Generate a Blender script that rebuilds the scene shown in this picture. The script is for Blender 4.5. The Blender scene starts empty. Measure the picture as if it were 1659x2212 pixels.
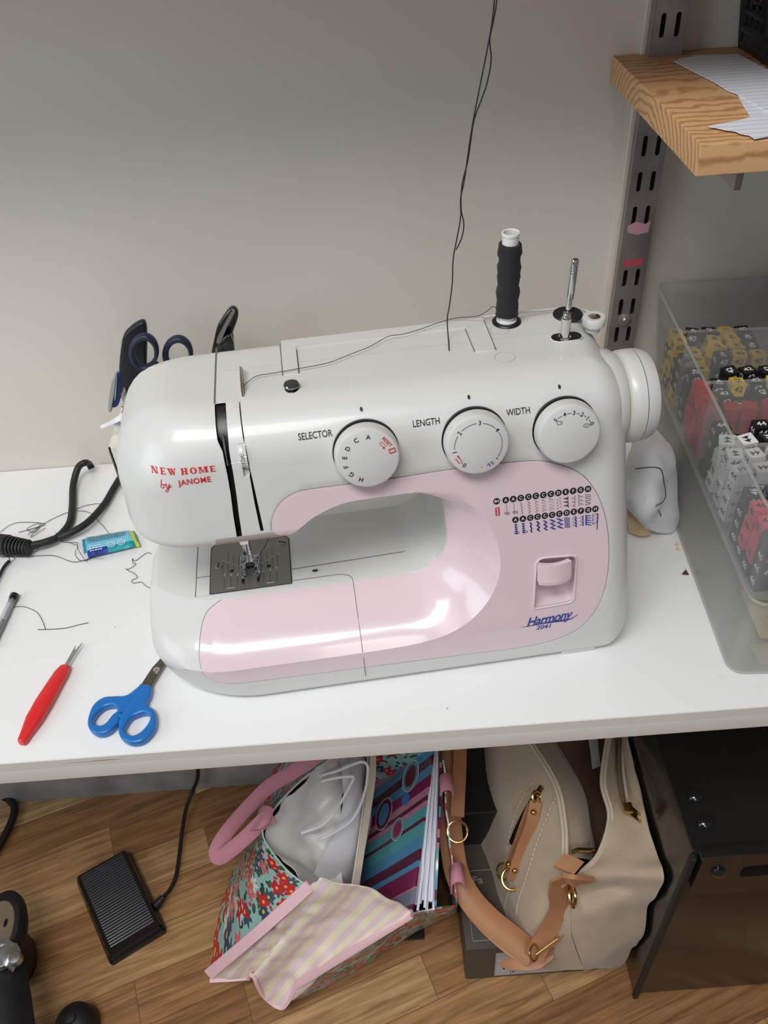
import bpy, bmesh, math, random
import numpy as np
from mathutils import Vector, Matrix, noise
from mathutils.geometry import delaunay_2d_cdt
random.seed(7)
PI = math.pi
scn = bpy.context.scene
COL = scn.collection

# ------------------------------------------------------------------ camera
CAM_C = Vector((0, 0, 0.62)); FPX = 1790.0; PITCH = math.radians(42.0); ROLL = math.atan(0.075)
_F = Vector((0, math.cos(PITCH), -math.sin(PITCH))); _R0 = Vector((1, 0, 0)); _U0 = _R0.cross(_F)
_R = math.cos(ROLL) * _R0 - math.sin(ROLL) * _U0
_U = math.sin(ROLL) * _R0 + math.cos(ROLL) * _U0
cam_d = bpy.data.cameras.new('camera'); cam = bpy.data.objects.new('camera', cam_d); COL.objects.link(cam)
cam_d.sensor_fit = 'VERTICAL'; cam_d.sensor_height = 36.0; cam_d.lens = 36.0 * FPX / 2212.0
cam_d.clip_start = 0.02; cam_d.clip_end = 30
M = Matrix.Identity(4)
for i in range(3):
    M[i][0] = _R[i]; M[i][1] = _U[i]; M[i][2] = -_F[i]; M[i][3] = CAM_C[i]
cam.matrix_world = M
scn.camera = cam

# ------------------------------------------------------------------ light
scn.view_settings.view_transform = 'Standard'; scn.view_settings.look = 'None'
scn.view_settings.gamma = 1; scn.view_settings.exposure = 0.0; scn.view_settings.use_curve_mapping = False
W = bpy.data.worlds.new('world'); scn.world = W; W.use_nodes = True
W.node_tree.nodes['Background'].inputs[0].default_value = (0.93, 0.96, 1.0, 1)
W.node_tree.nodes['Background'].inputs[1].default_value = 0.15

def area(name, loc, target, sx, sy, power, color=(1, 1, 1)):
    l = bpy.data.lights.new(name, 'AREA'); l.shape = 'RECTANGLE'; l.size = sx; l.size_y = sy
    l.energy = power; l.color = color
    o = bpy.data.objects.new(name, l); COL.objects.link(o); o.location = loc
    d = Vector(target) - Vector(loc); o.rotation_euler = d.to_track_quat('-Z', 'Y').to_euler()
    return o
area('skylight', (-0.45, -0.30, 1.80), (-0.10, 0.50, 0.0), 1.2, 0.5, 28, (1.0, 0.985, 0.96))
area('window_light', (-1.5, -0.1, 0.75), (-0.5, 0.75, 0.0), 0.8, 0.8, 8.5, (0.80, 0.92, 1.0))
area('front_fill', (0.25, -1.5, 0.75), (0.1, 0.4, -0.25), 1.4, 1.0, 1.2, (1.0, 0.98, 0.95))  # weak frontal fill added behind the camera
dl = area('low_front_fill', (0.25, -1.0, 1.35), (0.06, 0.36, -0.60), 0.5, 0.4, 0.50, (1.0, 0.98, 0.95)); dl.data.spread = math.radians(42)  # added fill, beam narrowed onto the desk edge and the floor

# ------------------------------------------------------------------ helpers
def ray(px, py):
    return _F + _R * ((px - 829.5) / FPX) - _U * ((py - 1106.0) / FPX)
def at(px, py, z=0.0):                       # point on the horizontal plane z
    d = ray(px, py); return CAM_C + d * ((z - CAM_C.z) / d.z)
def atY(px, py, y):                          # point on the vertical plane y
    d = ray(px, py); return CAM_C + d * ((y - CAM_C.y) / d.y)

def mat(name, col, rough=0.5, metal=0.0, spec=0.5, coat=0.0, bump=0.0, bscale=200.0, var=0.0, vscale=20.0, trans=0.0, sheen=0.0):
    m = bpy.data.materials.new(name); m.use_nodes = True
    nt = m.node_tree; b = nt.nodes['Principled BSDF']
    b.inputs['Base Color'].default_value = (*col, 1); b.inputs['Roughness'].default_value = rough
    b.inputs['Metallic'].default_value = metal; b.inputs['Specular IOR Level'].default_value = spec
    b.inputs['Coat Weight'].default_value = coat; b.inputs['Coat Roughness'].default_value = 0.08
    b.inputs['Transmission Weight'].default_value = trans; b.inputs['Sheen Weight'].default_value = sheen
    tc = nt.nodes.new('ShaderNodeTexCoord')
    if bump > 0:
        n = nt.nodes.new('ShaderNodeTexNoise'); n.inputs['Scale'].default_value = bscale; n.inputs['Detail'].default_value = 4
        nt.links.new(tc.outputs['Object'], n.inputs['Vector'])
        bp = nt.nodes.new('ShaderNodeBump'); bp.inputs['Strength'].default_value = bump; bp.inputs['Distance'].default_value = 0.002
        nt.links.new(n.outputs['Fac'], bp.inputs['Height']); nt.links.new(bp.outputs['Normal'], b.inputs['Normal'])
    if var > 0:
        n = nt.nodes.new('ShaderNodeTexNoise'); n.inputs['Scale'].default_value = vscale; n.inputs['Detail'].default_value = 5
        nt.links.new(tc.outputs['Object'], n.inputs['Vector'])
        r = nt.nodes.new('ShaderNodeValToRGB')
        r.color_ramp.elements[0].position = 0.35; r.color_ramp.elements[1].position = 0.65
        r.color_ramp.elements[0].color = (*[max(0, c * (1 - var)) for c in col], 1)
        r.color_ramp.elements[1].color = (*[min(1, c * (1 + var)) for c in col], 1)
        nt.links.new(n.outputs['Fac'], r.inputs['Fac']); nt.links.new(r.outputs['Color'], b.inputs['Base Color'])
    return m

def srgb(r, g, b):
    f = lambda c: (c / 255.0 / 12.92) if c <= 10 else ((c / 255.0 + 0.055) / 1.055) ** 2.4
    return (f(r), f(g), f(b))

def link(name, me, m=None, parent=None, smooth=True, angle=35):
    o = bpy.data.objects.new(name, me); COL.objects.link(o)
    if m is not None:
        for k in (m if isinstance(m, (list, tuple)) else [m]): me.materials.append(k)
    if smooth and len(me.polygons):
        me.polygons.foreach_set('use_smooth', [True] * len(me.polygons))
        me.set_sharp_from_angle(angle=math.radians(angle))
    if parent is not None: o.parent = parent
    return o
def obj(name, bm, m=None, parent=None, smooth=True, angle=35):
    me = bpy.data.meshes.new(name); bm.normal_update(); bm.to_mesh(me); bm.free()
    return link(name, me, m, parent, smooth, angle)
def tag(o, label=None, cat=None, group=None, kind=None):
    if label: o['label'] = label
    if cat: o['category'] = cat
    if group: o['group'] = group
    if kind: o['kind'] = kind
    return o
def thing(name, label, cat, loc=(0, 0, 0), rot=(0, 0, 0), group=None):
    o = bpy.data.objects.new(name, None); COL.objects.link(o); o.empty_display_size = 0.02
    o.location = loc; o.rotation_euler = rot
    return tag(o, label, cat, group)
def copy_tree(o, parent=None):
    c = o.copy(); COL.objects.link(c); c.parent = parent
    for ch in list(o.children): copy_tree(ch, c)
    return c

def box(bm, x0, x1, y0, y1, z0, z1, M=None, mi=0, bev=0.0):
    r = bmesh.ops.create_cube(bm, size=1.0)
    vs = r['verts']
    for v in vs:
        v.co = Vector(((x0 + x1) / 2 + v.co.x * (x1 - x0), (y0 + y1) / 2 + v.co.y * (y1 - y0), (z0 + z1) / 2 + v.co.z * (z1 - z0)))
        if M is not None: v.co = M @ v.co
    fs = set(f for v in vs for f in v.link_faces)
    for f in fs: f.material_index = mi
    if bev > 0:
        es = list(set(e for v in vs for e in v.link_edges))
        bmesh.ops.bevel(bm, geom=es, offset=bev, segments=3, profile=0.6, affect='EDGES')
def lathe(bm, prof, seg=32, M=None, mi=0, rfun=None, cap=True):
    rings = []
    for (r, z) in prof:
        ring = []
        for k in range(seg):
            a = 2 * PI * k / seg
            rr = r if rfun is None else rfun(r, z, a)
            p = Vector((rr * math.cos(a), rr * math.sin(a), z))
            ring.append(bm.verts.new(M @ p if M is not None else p))
        rings.append(ring)
    for i in range(len(rings) - 1):
        for k in range(seg):
            f = bm.faces.new((rings[i][k], rings[i][(k + 1) % seg], rings[i + 1][(k + 1) % seg], rings[i + 1][k])); f.material_index = mi
    if cap:
        f = bm.faces.new(rings[0][::-1]); f.material_index = mi
        f = bm.faces.new(rings[-1]); f.material_index = mi
def crom(pts, n=6, closed=False):
    P = [Vector(p) for p in pts]; out = []
    N = len(P); rng = N if closed else N - 1
    for i in range(rng):
        if closed: a, b, c, d = P[(i - 1) % N], P[i], P[(i + 1) % N], P[(i + 2) % N]
        else: a, b, c, d = P[max(i - 1, 0)], P[i], P[i + 1], P[min(i + 2, N - 1)]
        for k in range(n):
            t = k / n
            out.append(0.5 * ((2 * b) + (c - a) * t + (2 * a - 5 * b + 4 * c - d) * t * t + (3 * b - a - 3 * c + d) * t ** 3))
    if not closed: out.append(P[-1].copy())
    return out
def tube(bm, pts, r, seg=8, closed=False, mi=0, flat=1.0, up=None):
    P = [Vector(p) for p in pts]; N = len(P); rings = []
    prev = None
    for i in range(N):
        if closed: t = P[(i + 1) % N] - P[(i - 1) % N]
        else: t = P[min(i + 1, N - 1)] - P[max(i - 1, 0)]
        if t.length < 1e-9: t = Vector((0, 0, 1))
        t.normalize()
        if up is not None: n = Vector(up) - t * t.dot(Vector(up))
        elif prev is None:
            n = t.orthogonal()
        else: n = prev - t * t.dot(prev)
        if n.length < 1e-6: n = t.orthogonal()
        n.normalize(); prev = n; b = t.cross(n)
        rr = r[i] if isinstance(r, (list, tuple)) else r
        rings.append([bm.verts.new(P[i] + n * (math.cos(2 * PI * k / seg) * rr * flat) + b * (math.sin(2 * PI * k / seg) * rr)) for k in range(seg)])
    for i in range(N if closed else N - 1):
        A = rings[i]; B = rings[(i + 1) % N]
        for k in range(seg):
            f = bm.faces.new((A[k], A[(k + 1) % seg], B[(k + 1) % seg], B[k])); f.material_index = mi
    if not closed:
        f = bm.faces.new(rings[0][::-1]); f.material_index = mi
        f = bm.faces.new(rings[-1]); f.material_index = mi
def strap(bm, pts, w, th, ups, mi=0):        # flat band along pts; ups = width direction(s)
    P = [Vector(p) for p in pts]; rings = []
    for i, p in enumerate(P):
        t = (P[min(i + 1, len(P) - 1)] - P[max(i - 1, 0)]).normalized()
        u = Vector(ups[i] if isinstance(ups, list) else ups); u = (u - t * t.dot(u)).normalized(); n = t.cross(u)
        ww = w[i] if isinstance(w, list) else w
        rings.append([bm.verts.new(p + u * sx * ww / 2 + n * sy * th / 2) for sx, sy in ((-1, -.4), (-.96, -1), (.96, -1), (1, -.4), (1, .4), (.96, 1), (-.96, 1), (-1, .4))])
    for i in range(len(P) - 1):
        for k in range(8):
            bm.faces.new((rings[i][k], rings[i][(k + 1) % 8], rings[i + 1][(k + 1) % 8], rings[i + 1][k])).material_index = mi
    bm.faces.new(rings[0][::-1]); bm.faces.new(rings[-1])
def fillet(pts, n=8):                        # polygon [(x,z,r or (rx,rz))] -> rounded
    out = []; N = len(pts)
    for i in range(N):
        x, z, r = pts[i]
        if not r: out.append(Vector((x, z))); continue
        p = Vector((x, z)); a = Vector(pts[i - 1][:2]) - p; b = Vector(pts[(i + 1) % N][:2]) - p
        ra, rb = (r, r) if not isinstance(r, tuple) else r
        pa = p + a.normalized() * ra; pb = p + b.normalized() * rb
        for k in range(n + 1):               # quarter-ellipse for ~90 deg corners
            t = k / n * PI / 2
            out.append(p + (pa - p) * (1 - math.sin(t)) + (pb - p) * (1 - math.cos(t)))
    return out
def resample(P, step, closed=True):
    P = [Vector(p) for p in P]; out = []
    N = len(P)
    for i in range(N if closed else N - 1):
        a = P[i]; b = P[(i + 1) % N]; L = (b - a).length; n = max(1, int(round(L / step)))
        for k in range(n): out.append(a + (b - a) * (k / n))
    if not closed: out.append(P[-1])
    res = []
    for p in out:
        if not res or (p - res[-1]).length > 1e-4 * step: res.append(p)
    return res
def inside(X, Y, poly):
    X = np.asarray(X, float); Y = np.asarray(Y, float); c = np.zeros(X.shape, bool)
    n = len(poly)
    for i in range(n):
        x1, y1 = poly[i][0], poly[i][1]; x2, y2 = poly[(i + 1) % n][0], poly[(i + 1) % n][1]
        if y1 == y2: continue
        m = ((y1 > Y) != (y2 > Y)) & (X < (x2 - x1) * (Y - y1) / (y2 - y1) + x1)
        c ^= m
    return c
def dist_poly(X, Y, poly, closed=True):
    X = np.asarray(X, float); Y = np.asarray(Y, float); D = np.full(X.shape, 1e9)
    n = len(poly)
    for i in range(n if closed else n - 1):
        ax, ay = poly[i][0], poly[i][1]; bx, by = poly[(i + 1) % n][0], poly[(i + 1) % n][1]
        dx, dy = bx - ax, by - ay; L = dx * dx + dy * dy + 1e-12
        t = np.clip(((X - ax) * dx + (Y - ay) * dy) / L, 0, 1)
        D = np.minimum(D, np.hypot(X - ax - t * dx, Y - ay - t * dy))
    return D
def triangulate(loops, grid, rings=(), keep=None, extra_edges=(), margin=0.4):
    """loops: list of closed 2-D polygons (first outer, rest holes). returns verts, tris, boundary index lists"""
    V = []; E = []; B = []
    for L in loops:
        s = len(V); V += [Vector((p[0], p[1])) for p in L]; n = len(L)
        E += [(s + i, s + (i + 1) % n) for i in range(n)]; B.append(list(range(s, s + n)))
    for L, closed in extra_edges:
        s = len(V); V += [Vector((p[0], p[1])) for p in L]; n = len(L)
        E += [(s + i, s + (i + 1) % n) for i in range(n if closed else n - 1)]
    def inn(X, Y):
        c = inside(X, Y, loops[0])
        for h in loops[1:]: c &= ~inside(X, Y, h)
        return c
    pts = [np.zeros((0, 2))]
    for L in loops:
        n = len(L); A = np.array([[p[0], p[1]] for p in L])
        T = np.roll(A, -1, 0) - np.roll(A, 1, 0); T /= (np.linalg.norm(T, axis=1)[:, None] + 1e-9)
        Nn = np.stack([-T[:, 1], T[:, 0]], 1)
        for d in rings:
            for sgn in (1, -1):
                Q = A + Nn * d * sgn
                ok = inn(Q[:, 0], Q[:, 1])
                dd = np.min([dist_poly(Q[:, 0], Q[:, 1], l) for l in loops], axis=0)
                ok &= dd > d * 0.93
                pts.append(Q[ok])
    lo = np.min([[p[0], p[1]] for p in loops[0]], axis=0); hi = np.max([[p[0], p[1]] for p in loops[0]], axis=0)
    if grid > 1e5: G = np.zeros((0, 2)); gx = gy = None
    else: gx, gy = np.meshgrid(np.arange(lo[0] + grid / 2, hi[0], grid), np.arange(lo[1] + grid / 2, hi[1], grid))
    if gx is not None:
        gx = gx + (np.arange(gx.shape[0])[:, None] % 2) * grid * 0.5
        G = np.stack([gx.ravel(), gy.ravel()], 1)
        ok = inn(G[:, 0], G[:, 1]); G = G[ok]
    dd = np.min([dist_poly(G[:, 0], G[:, 1], l) for l in loops], axis=0) if len(G) else np.zeros(0)
    md = max(rings) + grid * 0.5 if len(rings) else grid * margin
    for L, closed in extra_edges: dd = np.where(dist_poly(G[:, 0], G[:, 1], L, closed) < grid * 0.3, -1, dd)
    G = G[dd > md]
    pts.append(G)
    P = np.concatenate(pts)
    V += [Vector(p) for p in P.tolist()]
    r = delaunay_2d_cdt(V, E, [], 0, 1e-5)
    ov, of, orig = r[0], r[2], r[3]
    mp = {}
    for i, o in enumerate(orig):
        for k in o: mp[k] = i
    C = np.array([[sum(ov[i].x for i in f) / 3, sum(ov[i].y for i in f) / 3] for f in of])
    ok = inn(C[:, 0], C[:, 1])
    tris = [f for f, k in zip(of, ok) if k]
    return ov, tris, [[mp[i] for i in b] for b in B]

def text_verts(s, size=1.0, bold=0.0, shear=0.0, space=1.0, align='CENTER', res=3):
    cu = bpy.data.curves.new('t', 'FONT'); cu.body = s; cu.size = size; cu.offset = bold * size; cu.shear = shear
    cu.space_character = space; cu.align_x = align; cu.align_y = 'CENTER'; cu.resolution_u = res
    o = bpy.data.objects.new('t', cu); COL.objects.link(o)
    dg = bpy.context.evaluated_depsgraph_get(); dg.update()
    me = bpy.data.meshes.new_from_object(o.evaluated_get(dg))
    vs = [v.co.copy() for v in me.vertices]; fs = [tuple(p.vertices) for p in me.polygons]
    bpy.data.objects.remove(o); bpy.data.curves.remove(cu); bpy.data.meshes.remove(me)
    return vs, fs
_tc = {}
def put_text(bm, s, fn, size, mi=0, sx=1.0, rot=0.0, off=(0, 0), **k):
    """fn maps a 2-D point to 3-D"""
    key = (s, size, tuple(sorted(k.items())))
    if key not in _tc: _tc[key] = text_verts(s, size, **k)
    vs, fs = _tc[key]; c, sn = math.cos(rot), math.sin(rot); nv = []
    for v in vs:
        x, y = v.x * sx, v.y
        nv.append(bm.verts.new(fn(off[0] + x * c - y * sn, off[1] + x * sn + y * c)))
    for f in fs:
        try: bm.faces.new([nv[i] for i in f]).material_index = mi
        except ValueError: pass
def put_poly(bm, pts, fn, mi=0):
    try: bm.faces.new([bm.verts.new(fn(x, y)) for x, y in pts]).material_index = mi
    except ValueError: pass
def put_line(bm, pts, w, fn, mi=0, closed=False):
    P = [Vector(p) for p in pts]; n = len(P); L = []; R = []
    for i in range(n):
        if closed: t = P[(i + 1) % n] - P[i - 1]
        else: t = P[min(i + 1, n - 1)] - P[max(i - 1, 0)]
        t.normalize(); nn = Vector((-t.y, t.x)) * w / 2
        L.append(bm.verts.new(fn(*(P[i] + nn)))); R.append(bm.verts.new(fn(*(P[i] - nn))))
    for i in range(n if closed else n - 1):
        j = (i + 1) % n; bm.faces.new((L[i], R[i], R[j], L[j])).material_index = mi
def circ(x, y, r, n=20, ry=None, a0=0, a1=2 * PI):
    ry = ry or r
    return [(x + r * math.cos(a0 + (a1 - a0) * k / n), y + ry * math.sin(a0 + (a1 - a0) * k / n)) for k in range(n)]

def sheet(bm, rows, nu=6, nv=6, th=0.0015, wr=0.0, wscale=20.0, mi=0, seed=0, uv=None):
    """smooth cloth/board through a grid of 3-D control points; thickness th, wrinkles wr"""
    R = [crom(r, nu) for r in rows]
    C = [crom([r[i] for r in R], nv) for i in range(len(R[0]))]    # columns
    nx = len(C); ny = len(C[0])
    P = [[C[i][j] for j in range(ny)] for i in range(nx)]
    N = [[None] * ny for _ in range(nx)]
    for i in range(nx):
        for j in range(ny):
            a = P[min(i + 1, nx - 1)][j] - P[max(i - 1, 0)][j]; b = P[i][min(j + 1, ny - 1)] - P[i][max(j - 1, 0)]
            n = a.cross(b); n = n.normalized() if n.length > 1e-12 else Vector((0, 0, 1)); N[i][j] = n
    S = Vector((seed * 3.1, seed * 1.7, seed))
    T = []; Bm = []
    for i in range(nx):
        ta = []; tb = []
        for j in range(ny):
            p = P[i][j]; w = 0
            if wr: w = wr * (noise.noise(p * wscale + S) + 0.5 * noise.noise(p * wscale * 2.3 + S))
            q = p + N[i][j] * w
            ta.append(bm.verts.new(q + N[i][j] * th / 2)); tb.append(bm.verts.new(q - N[i][j] * th / 2))
        T.append(ta); Bm.append(tb)
    fs = []
    for i in range(nx - 1):
        for j in range(ny - 1):
            fs.append(bm.faces.new((T[i][j], T[i + 1][j], T[i + 1][j + 1], T[i][j + 1])))
            fs.append(bm.faces.new((Bm[i][j], Bm[i][j + 1], Bm[i + 1][j + 1], Bm[i + 1][j])))
    for i in range(nx - 1):
        fs.append(bm.faces.new((T[i][0], Bm[i][0], Bm[i + 1][0], T[i + 1][0])))
        fs.append(bm.faces.new((T[i][-1], T[i + 1][-1], Bm[i + 1][-1], Bm[i][-1])))
    for j in range(ny - 1):
        fs.append(bm.faces.new((T[0][j], T[0][j + 1], Bm[0][j + 1], Bm[0][j])))
        fs.append(bm.faces.new((T[-1][j], Bm[-1][j], Bm[-1][j + 1], T[-1][j + 1])))
    for f in fs: f.material_index = mi
    ul = bm.loops.layers.uv.get('UVMap') or bm.loops.layers.uv.new('UVMap')
    # uv in metres along the sheet
    lu = [0.0]; mid = ny // 2
    for i in range(1, nx): lu.append(lu[-1] + (P[i][mid] - P[i - 1][mid]).length)
    lv = [0.0]; mi2 = nx // 2
    for j in range(1, ny): lv.append(lv[-1] + (P[mi2][j] - P[mi2][j - 1]).length)
    idx = {}
    for i in range(nx):
        for j in range(ny):
            idx[T[i][j]] = idx[Bm[i][j]] = (lu[i], lv[j])
    for f in fs:
        for l in f.loops: l[ul].uv = idx[l.vert]
    return P, N

from mathutils.bvhtree import BVHTree
def mesh_bvh(o):
    me = o.data; return BVHTree.FromPolygons([v.co.copy() for v in me.vertices], [tuple(q.vertices) for q in me.polygons])
def lay_on(bvh, pix, lift, fallback=None):   # where the sight lines of these pixels meet a mesh
    out = []
    for px, py in pix:
        d = ray(px, py).normalized(); h = bvh.ray_cast(CAM_C, d)
        if h[0] is not None: out.append(h[0] + h[1] * (lift if h[1].dot(d) < 0 else -lift))
    return out
# ------------------------------------------------------------------ materials
m_white = mat('machine_white_plastic', srgb(211, 211, 208), 0.36, spec=0.5, coat=0.2)
m_pink = mat('machine_pink_plastic', srgb(224, 203, 210), 0.24, spec=0.5, coat=0.45)
m_black = mat('black_gap', (0.006, 0.006, 0.006), 0.35)
m_seam = mat('seam_dark', srgb(110, 100, 98), 0.7)
m_seam2 = mat('seam_grey', srgb(176, 174, 170), 0.6)
m_chrome = mat('chrome', (0.75, 0.75, 0.76), 0.12, metal=1)
m_steel = mat('brushed_steel_plate', srgb(150, 148, 144), 0.34, metal=0.85, bump=0.05, bscale=900)
m_chromed = mat('dark_chrome_foot', (0.42, 0.43, 0.45), 0.14, metal=1)
m_gold = mat('gold_metal', srgb(205, 170, 105), 0.22, metal=1)
m_red = mat('red_print', srgb(205, 38, 45), 0.5)
m_ink = mat('black_print', srgb(28, 28, 30), 0.5)
m_blue = mat('blue_print', srgb(45, 62, 150), 0.5)
m_paper = mat('white_print', srgb(235, 235, 235), 0.5)
m_thread = mat('black_thread', srgb(30, 27, 26), 0.8)
m_blackpl = mat('black_plastic', srgb(20, 20, 22), 0.35, bump=0.1, bscale=600)
m_blackgl = mat('black_gloss', (0.008, 0.008, 0.009), 0.12, coat=0.5)
m_rubber = mat('black_rubber', srgb(24, 24, 25), 0.55)

# ------------------------------------------------------------------ the room
def wall_mat():
    m = mat('wall_paint', srgb(196, 190, 180), 0.55, bump=0.06, bscale=120)
    nt = m.node_tree; b = nt.nodes['Principled BSDF']
    tc = nt.nodes.new('ShaderNodeTexCoord')
    n = nt.nodes.new('ShaderNodeTexNoise'); n.inputs['Scale'].default_value = 2.2; n.inputs['Detail'].default_value = 6
    nt.links.new(tc.outputs['Object'], n.inputs['Vector'])
    r = nt.nodes.new('ShaderNodeValToRGB')
    r.color_ramp.elements[0].position = 0.3; r.color_ramp.elements[1].position = 0.7
    r.color_ramp.elements[0].color = (*srgb(212, 204, 192), 1); r.color_ramp.elements[1].color = (*srgb(219, 213, 204), 1)
    nt.links.new(n.outputs['Fac'], r.inputs['Fac'])
    # small scuffs
    n2 = nt.nodes.new('ShaderNodeTexNoise'); n2.inputs['Scale'].default_value = 9; n2.inputs['Detail'].default_value = 8; n2.inputs['Roughness'].default_value = 0.75
    nt.links.new(tc.outputs['Object'], n2.inputs['Vector'])
    r2 = nt.nodes.new('ShaderNodeValToRGB'); r2.color_ramp.elements[0].position = 0.72; r2.color_ramp.elements[1].position = 0.80
    r2.color_ramp.elements[0].color = (0, 0, 0, 1); r2.color_ramp.elements[1].color = (0.35, 0.35, 0.35, 1)
    nt.links.new(n2.outputs['Fac'], r2.inputs['Fac'])
    mx = nt.nodes.new('ShaderNodeMix'); mx.data_type = 'RGBA'
    nt.links.new(r2.outputs['Color'], mx.inputs[0]); nt.links.new(r.outputs['Color'], mx.inputs[6]); mx.inputs[7].default_value = (*srgb(160, 152, 145), 1)
    nt.links.new(mx.outputs[2], b.inputs['Base Color'])
    return m
m_wall = wall_mat()
FZ = -0.745; WY = 0.816
bm = bmesh.new(); box(bm, -1.6, 1.6, WY, WY + 0.06, FZ, 1.25)
tag(obj('wall_back', bm, m_wall, smooth=False), kind='structure')

def floor_mat():
    m = mat('parquet', srgb(170, 130, 90), 0.38, spec=0.4, coat=0.15)
    nt = m.node_tree; b = nt.nodes['Principled BSDF']; L = nt.links.new
    tc = nt.nodes.new('ShaderNodeTexCoord')
    mp = nt.nodes.new('ShaderNodeMapping'); mp.inputs['Rotation'].default_value = (0, 0, math.radians(-19)); mp.inputs['Location'].default_value = (0.10, 0.012, 0)
    L(tc.outputs['Object'], mp.inputs['Vector'])
    br = nt.nodes.new('ShaderNodeTexBrick'); br.offset = 0.37; br.offset_frequency = 2; br.squash = 1
    br.inputs['Scale'].default_value = 1.0; br.inputs['Brick Width'].default_value = 0.42; br.inputs['Row Height'].default_value = 0.068
    br.inputs['Mortar Size'].default_value = 0.0005; br.inputs['Mortar Smooth'].default_value = 0.3
    br.inputs['Color1'].default_value = (0, 0, 0, 1); br.inputs['Color2'].default_value = (1, 1, 1, 1); br.inputs['Mortar'].default_value = (0.3, 0.3, 0.3, 1)
    L(mp.outputs['Vector'], br.inputs['Vector'])
    ramp = nt.nodes.new('ShaderNodeValToRGB'); cr = ramp.color_ramp
    cr.elements[0].position = 0.0; cr.elements[0].color = (*srgb(150, 108, 70), 1)
    cr.elements[1].position = 1.0; cr.elements[1].color = (*srgb(206, 172, 126), 1)
    e = cr.elements.new(0.3); e.color = (*srgb(172, 130, 88), 1)
    e = cr.elements.new(0.6); e.color = (*srgb(184, 144, 100), 1)
    L(br.outputs['Color'], ramp.inputs['Fac'])
    # grain: stretched noise, offset per plank
    sc = nt.nodes.new('ShaderNodeVectorMath'); sc.operation = 'MULTIPLY'; sc.inputs[1].default_value = (9, 130, 1)
    L(mp.outputs['Vector'], sc.inputs[0])
    ad = nt.nodes.new('ShaderNodeVectorMath'); ad.operation = 'MULTIPLY_ADD'; ad.inputs[1].default_value = (17, 31, 0)
    L(br.outputs['Color'], ad.inputs[0]); L(sc.outputs[0], ad.inputs[2])
    n = nt.nodes.new('ShaderNodeTexNoise'); n.inputs['Scale'].default_value = 1; n.inputs['Detail'].default_value = 7; n.inputs['Distortion'].default_value = 0.7
    L(ad.outputs[0], n.inputs['Vector'])
    r2 = nt.nodes.new('ShaderNodeValToRGB'); r2.color_ramp.elements[0].position = 0.32; r2.color_ramp.elements[1].position = 0.68
    r2.color_ramp.elements[0].color = (0.50, 0.44, 0.38, 1); r2.color_ramp.elements[1].color = (1.06, 1.05, 1.03, 1)
    L(n.outputs['Fac'], r2.inputs['Fac'])
    mu = nt.nodes.new('ShaderNodeMix'); mu.data_type = 'RGBA'; mu.blend_type = 'MULTIPLY'; mu.inputs[0].default_value = 1
    L(ramp.outputs['Color'], mu.inputs[6]); L(r2.outputs['Color'], mu.inputs[7])
    # knots
    vo = nt.nodes.new('ShaderNodeTexVoronoi'); vo.inputs['Scale'].default_value = 7.5
    L(mp.outputs['Vector'], vo.inputs['Vector'])
    r3 = nt.nodes.new('ShaderNodeValToRGB'); r3.color_ramp.elements[0].position = 0.02; r3.color_ramp.elements[1].position = 0.055
    r3.color_ramp.elements[0].color = (0.3, 0.22, 0.16, 1); r3.color_ramp.elements[1].color = (1, 1, 1, 1)
    L(vo.outputs['Distance'], r3.inputs['Fac'])
    mu2 = nt.nodes.new('ShaderNodeMix'); mu2.data_type = 'RGBA'; mu2.blend_type = 'MULTIPLY'; mu2.inputs[0].default_value = 1
    L(mu.outputs[2], mu2.inputs[6]); L(r3.outputs['Color'], mu2.inputs[7])
    mu3 = nt.nodes.new('ShaderNodeMix'); mu3.data_type = 'RGBA'
    L(br.outputs['Fac'], mu3.inputs[0]); L(mu2.outputs[2], mu3.inputs[6]); mu3.inputs[7].default_value = (*srgb(96, 66, 42), 1)
    L(mu3.outputs[2], b.inputs['Base Color'])
    return m
m_floor = floor_mat()
bm = bmesh.new(); box(bm, -1.6, 1.6, -1.4, WY, FZ - 0.05, FZ)
tag(obj('floor', bm, m_floor, smooth=False), kind='structure')
m_base = mat('baseboard_paint', srgb(168, 168, 168), 0.5, var=0.22, vscale=14)
bm = bmesh.new(); box(bm, -1.6, 1.6, WY - 0.014, WY, FZ, FZ + 0.09, bev=0.002)
tag(obj('baseboard_back', bm, m_base), kind='structure')
bm = bmesh.new(); box(bm, 0.2585, 0.263, WY - 0.006, WY, 0.0, 1.2, bev=0.001)
tag(obj('trim_1', bm, mat('cream_trim', srgb(208, 200, 186), 0.5)), kind='structure')

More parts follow.
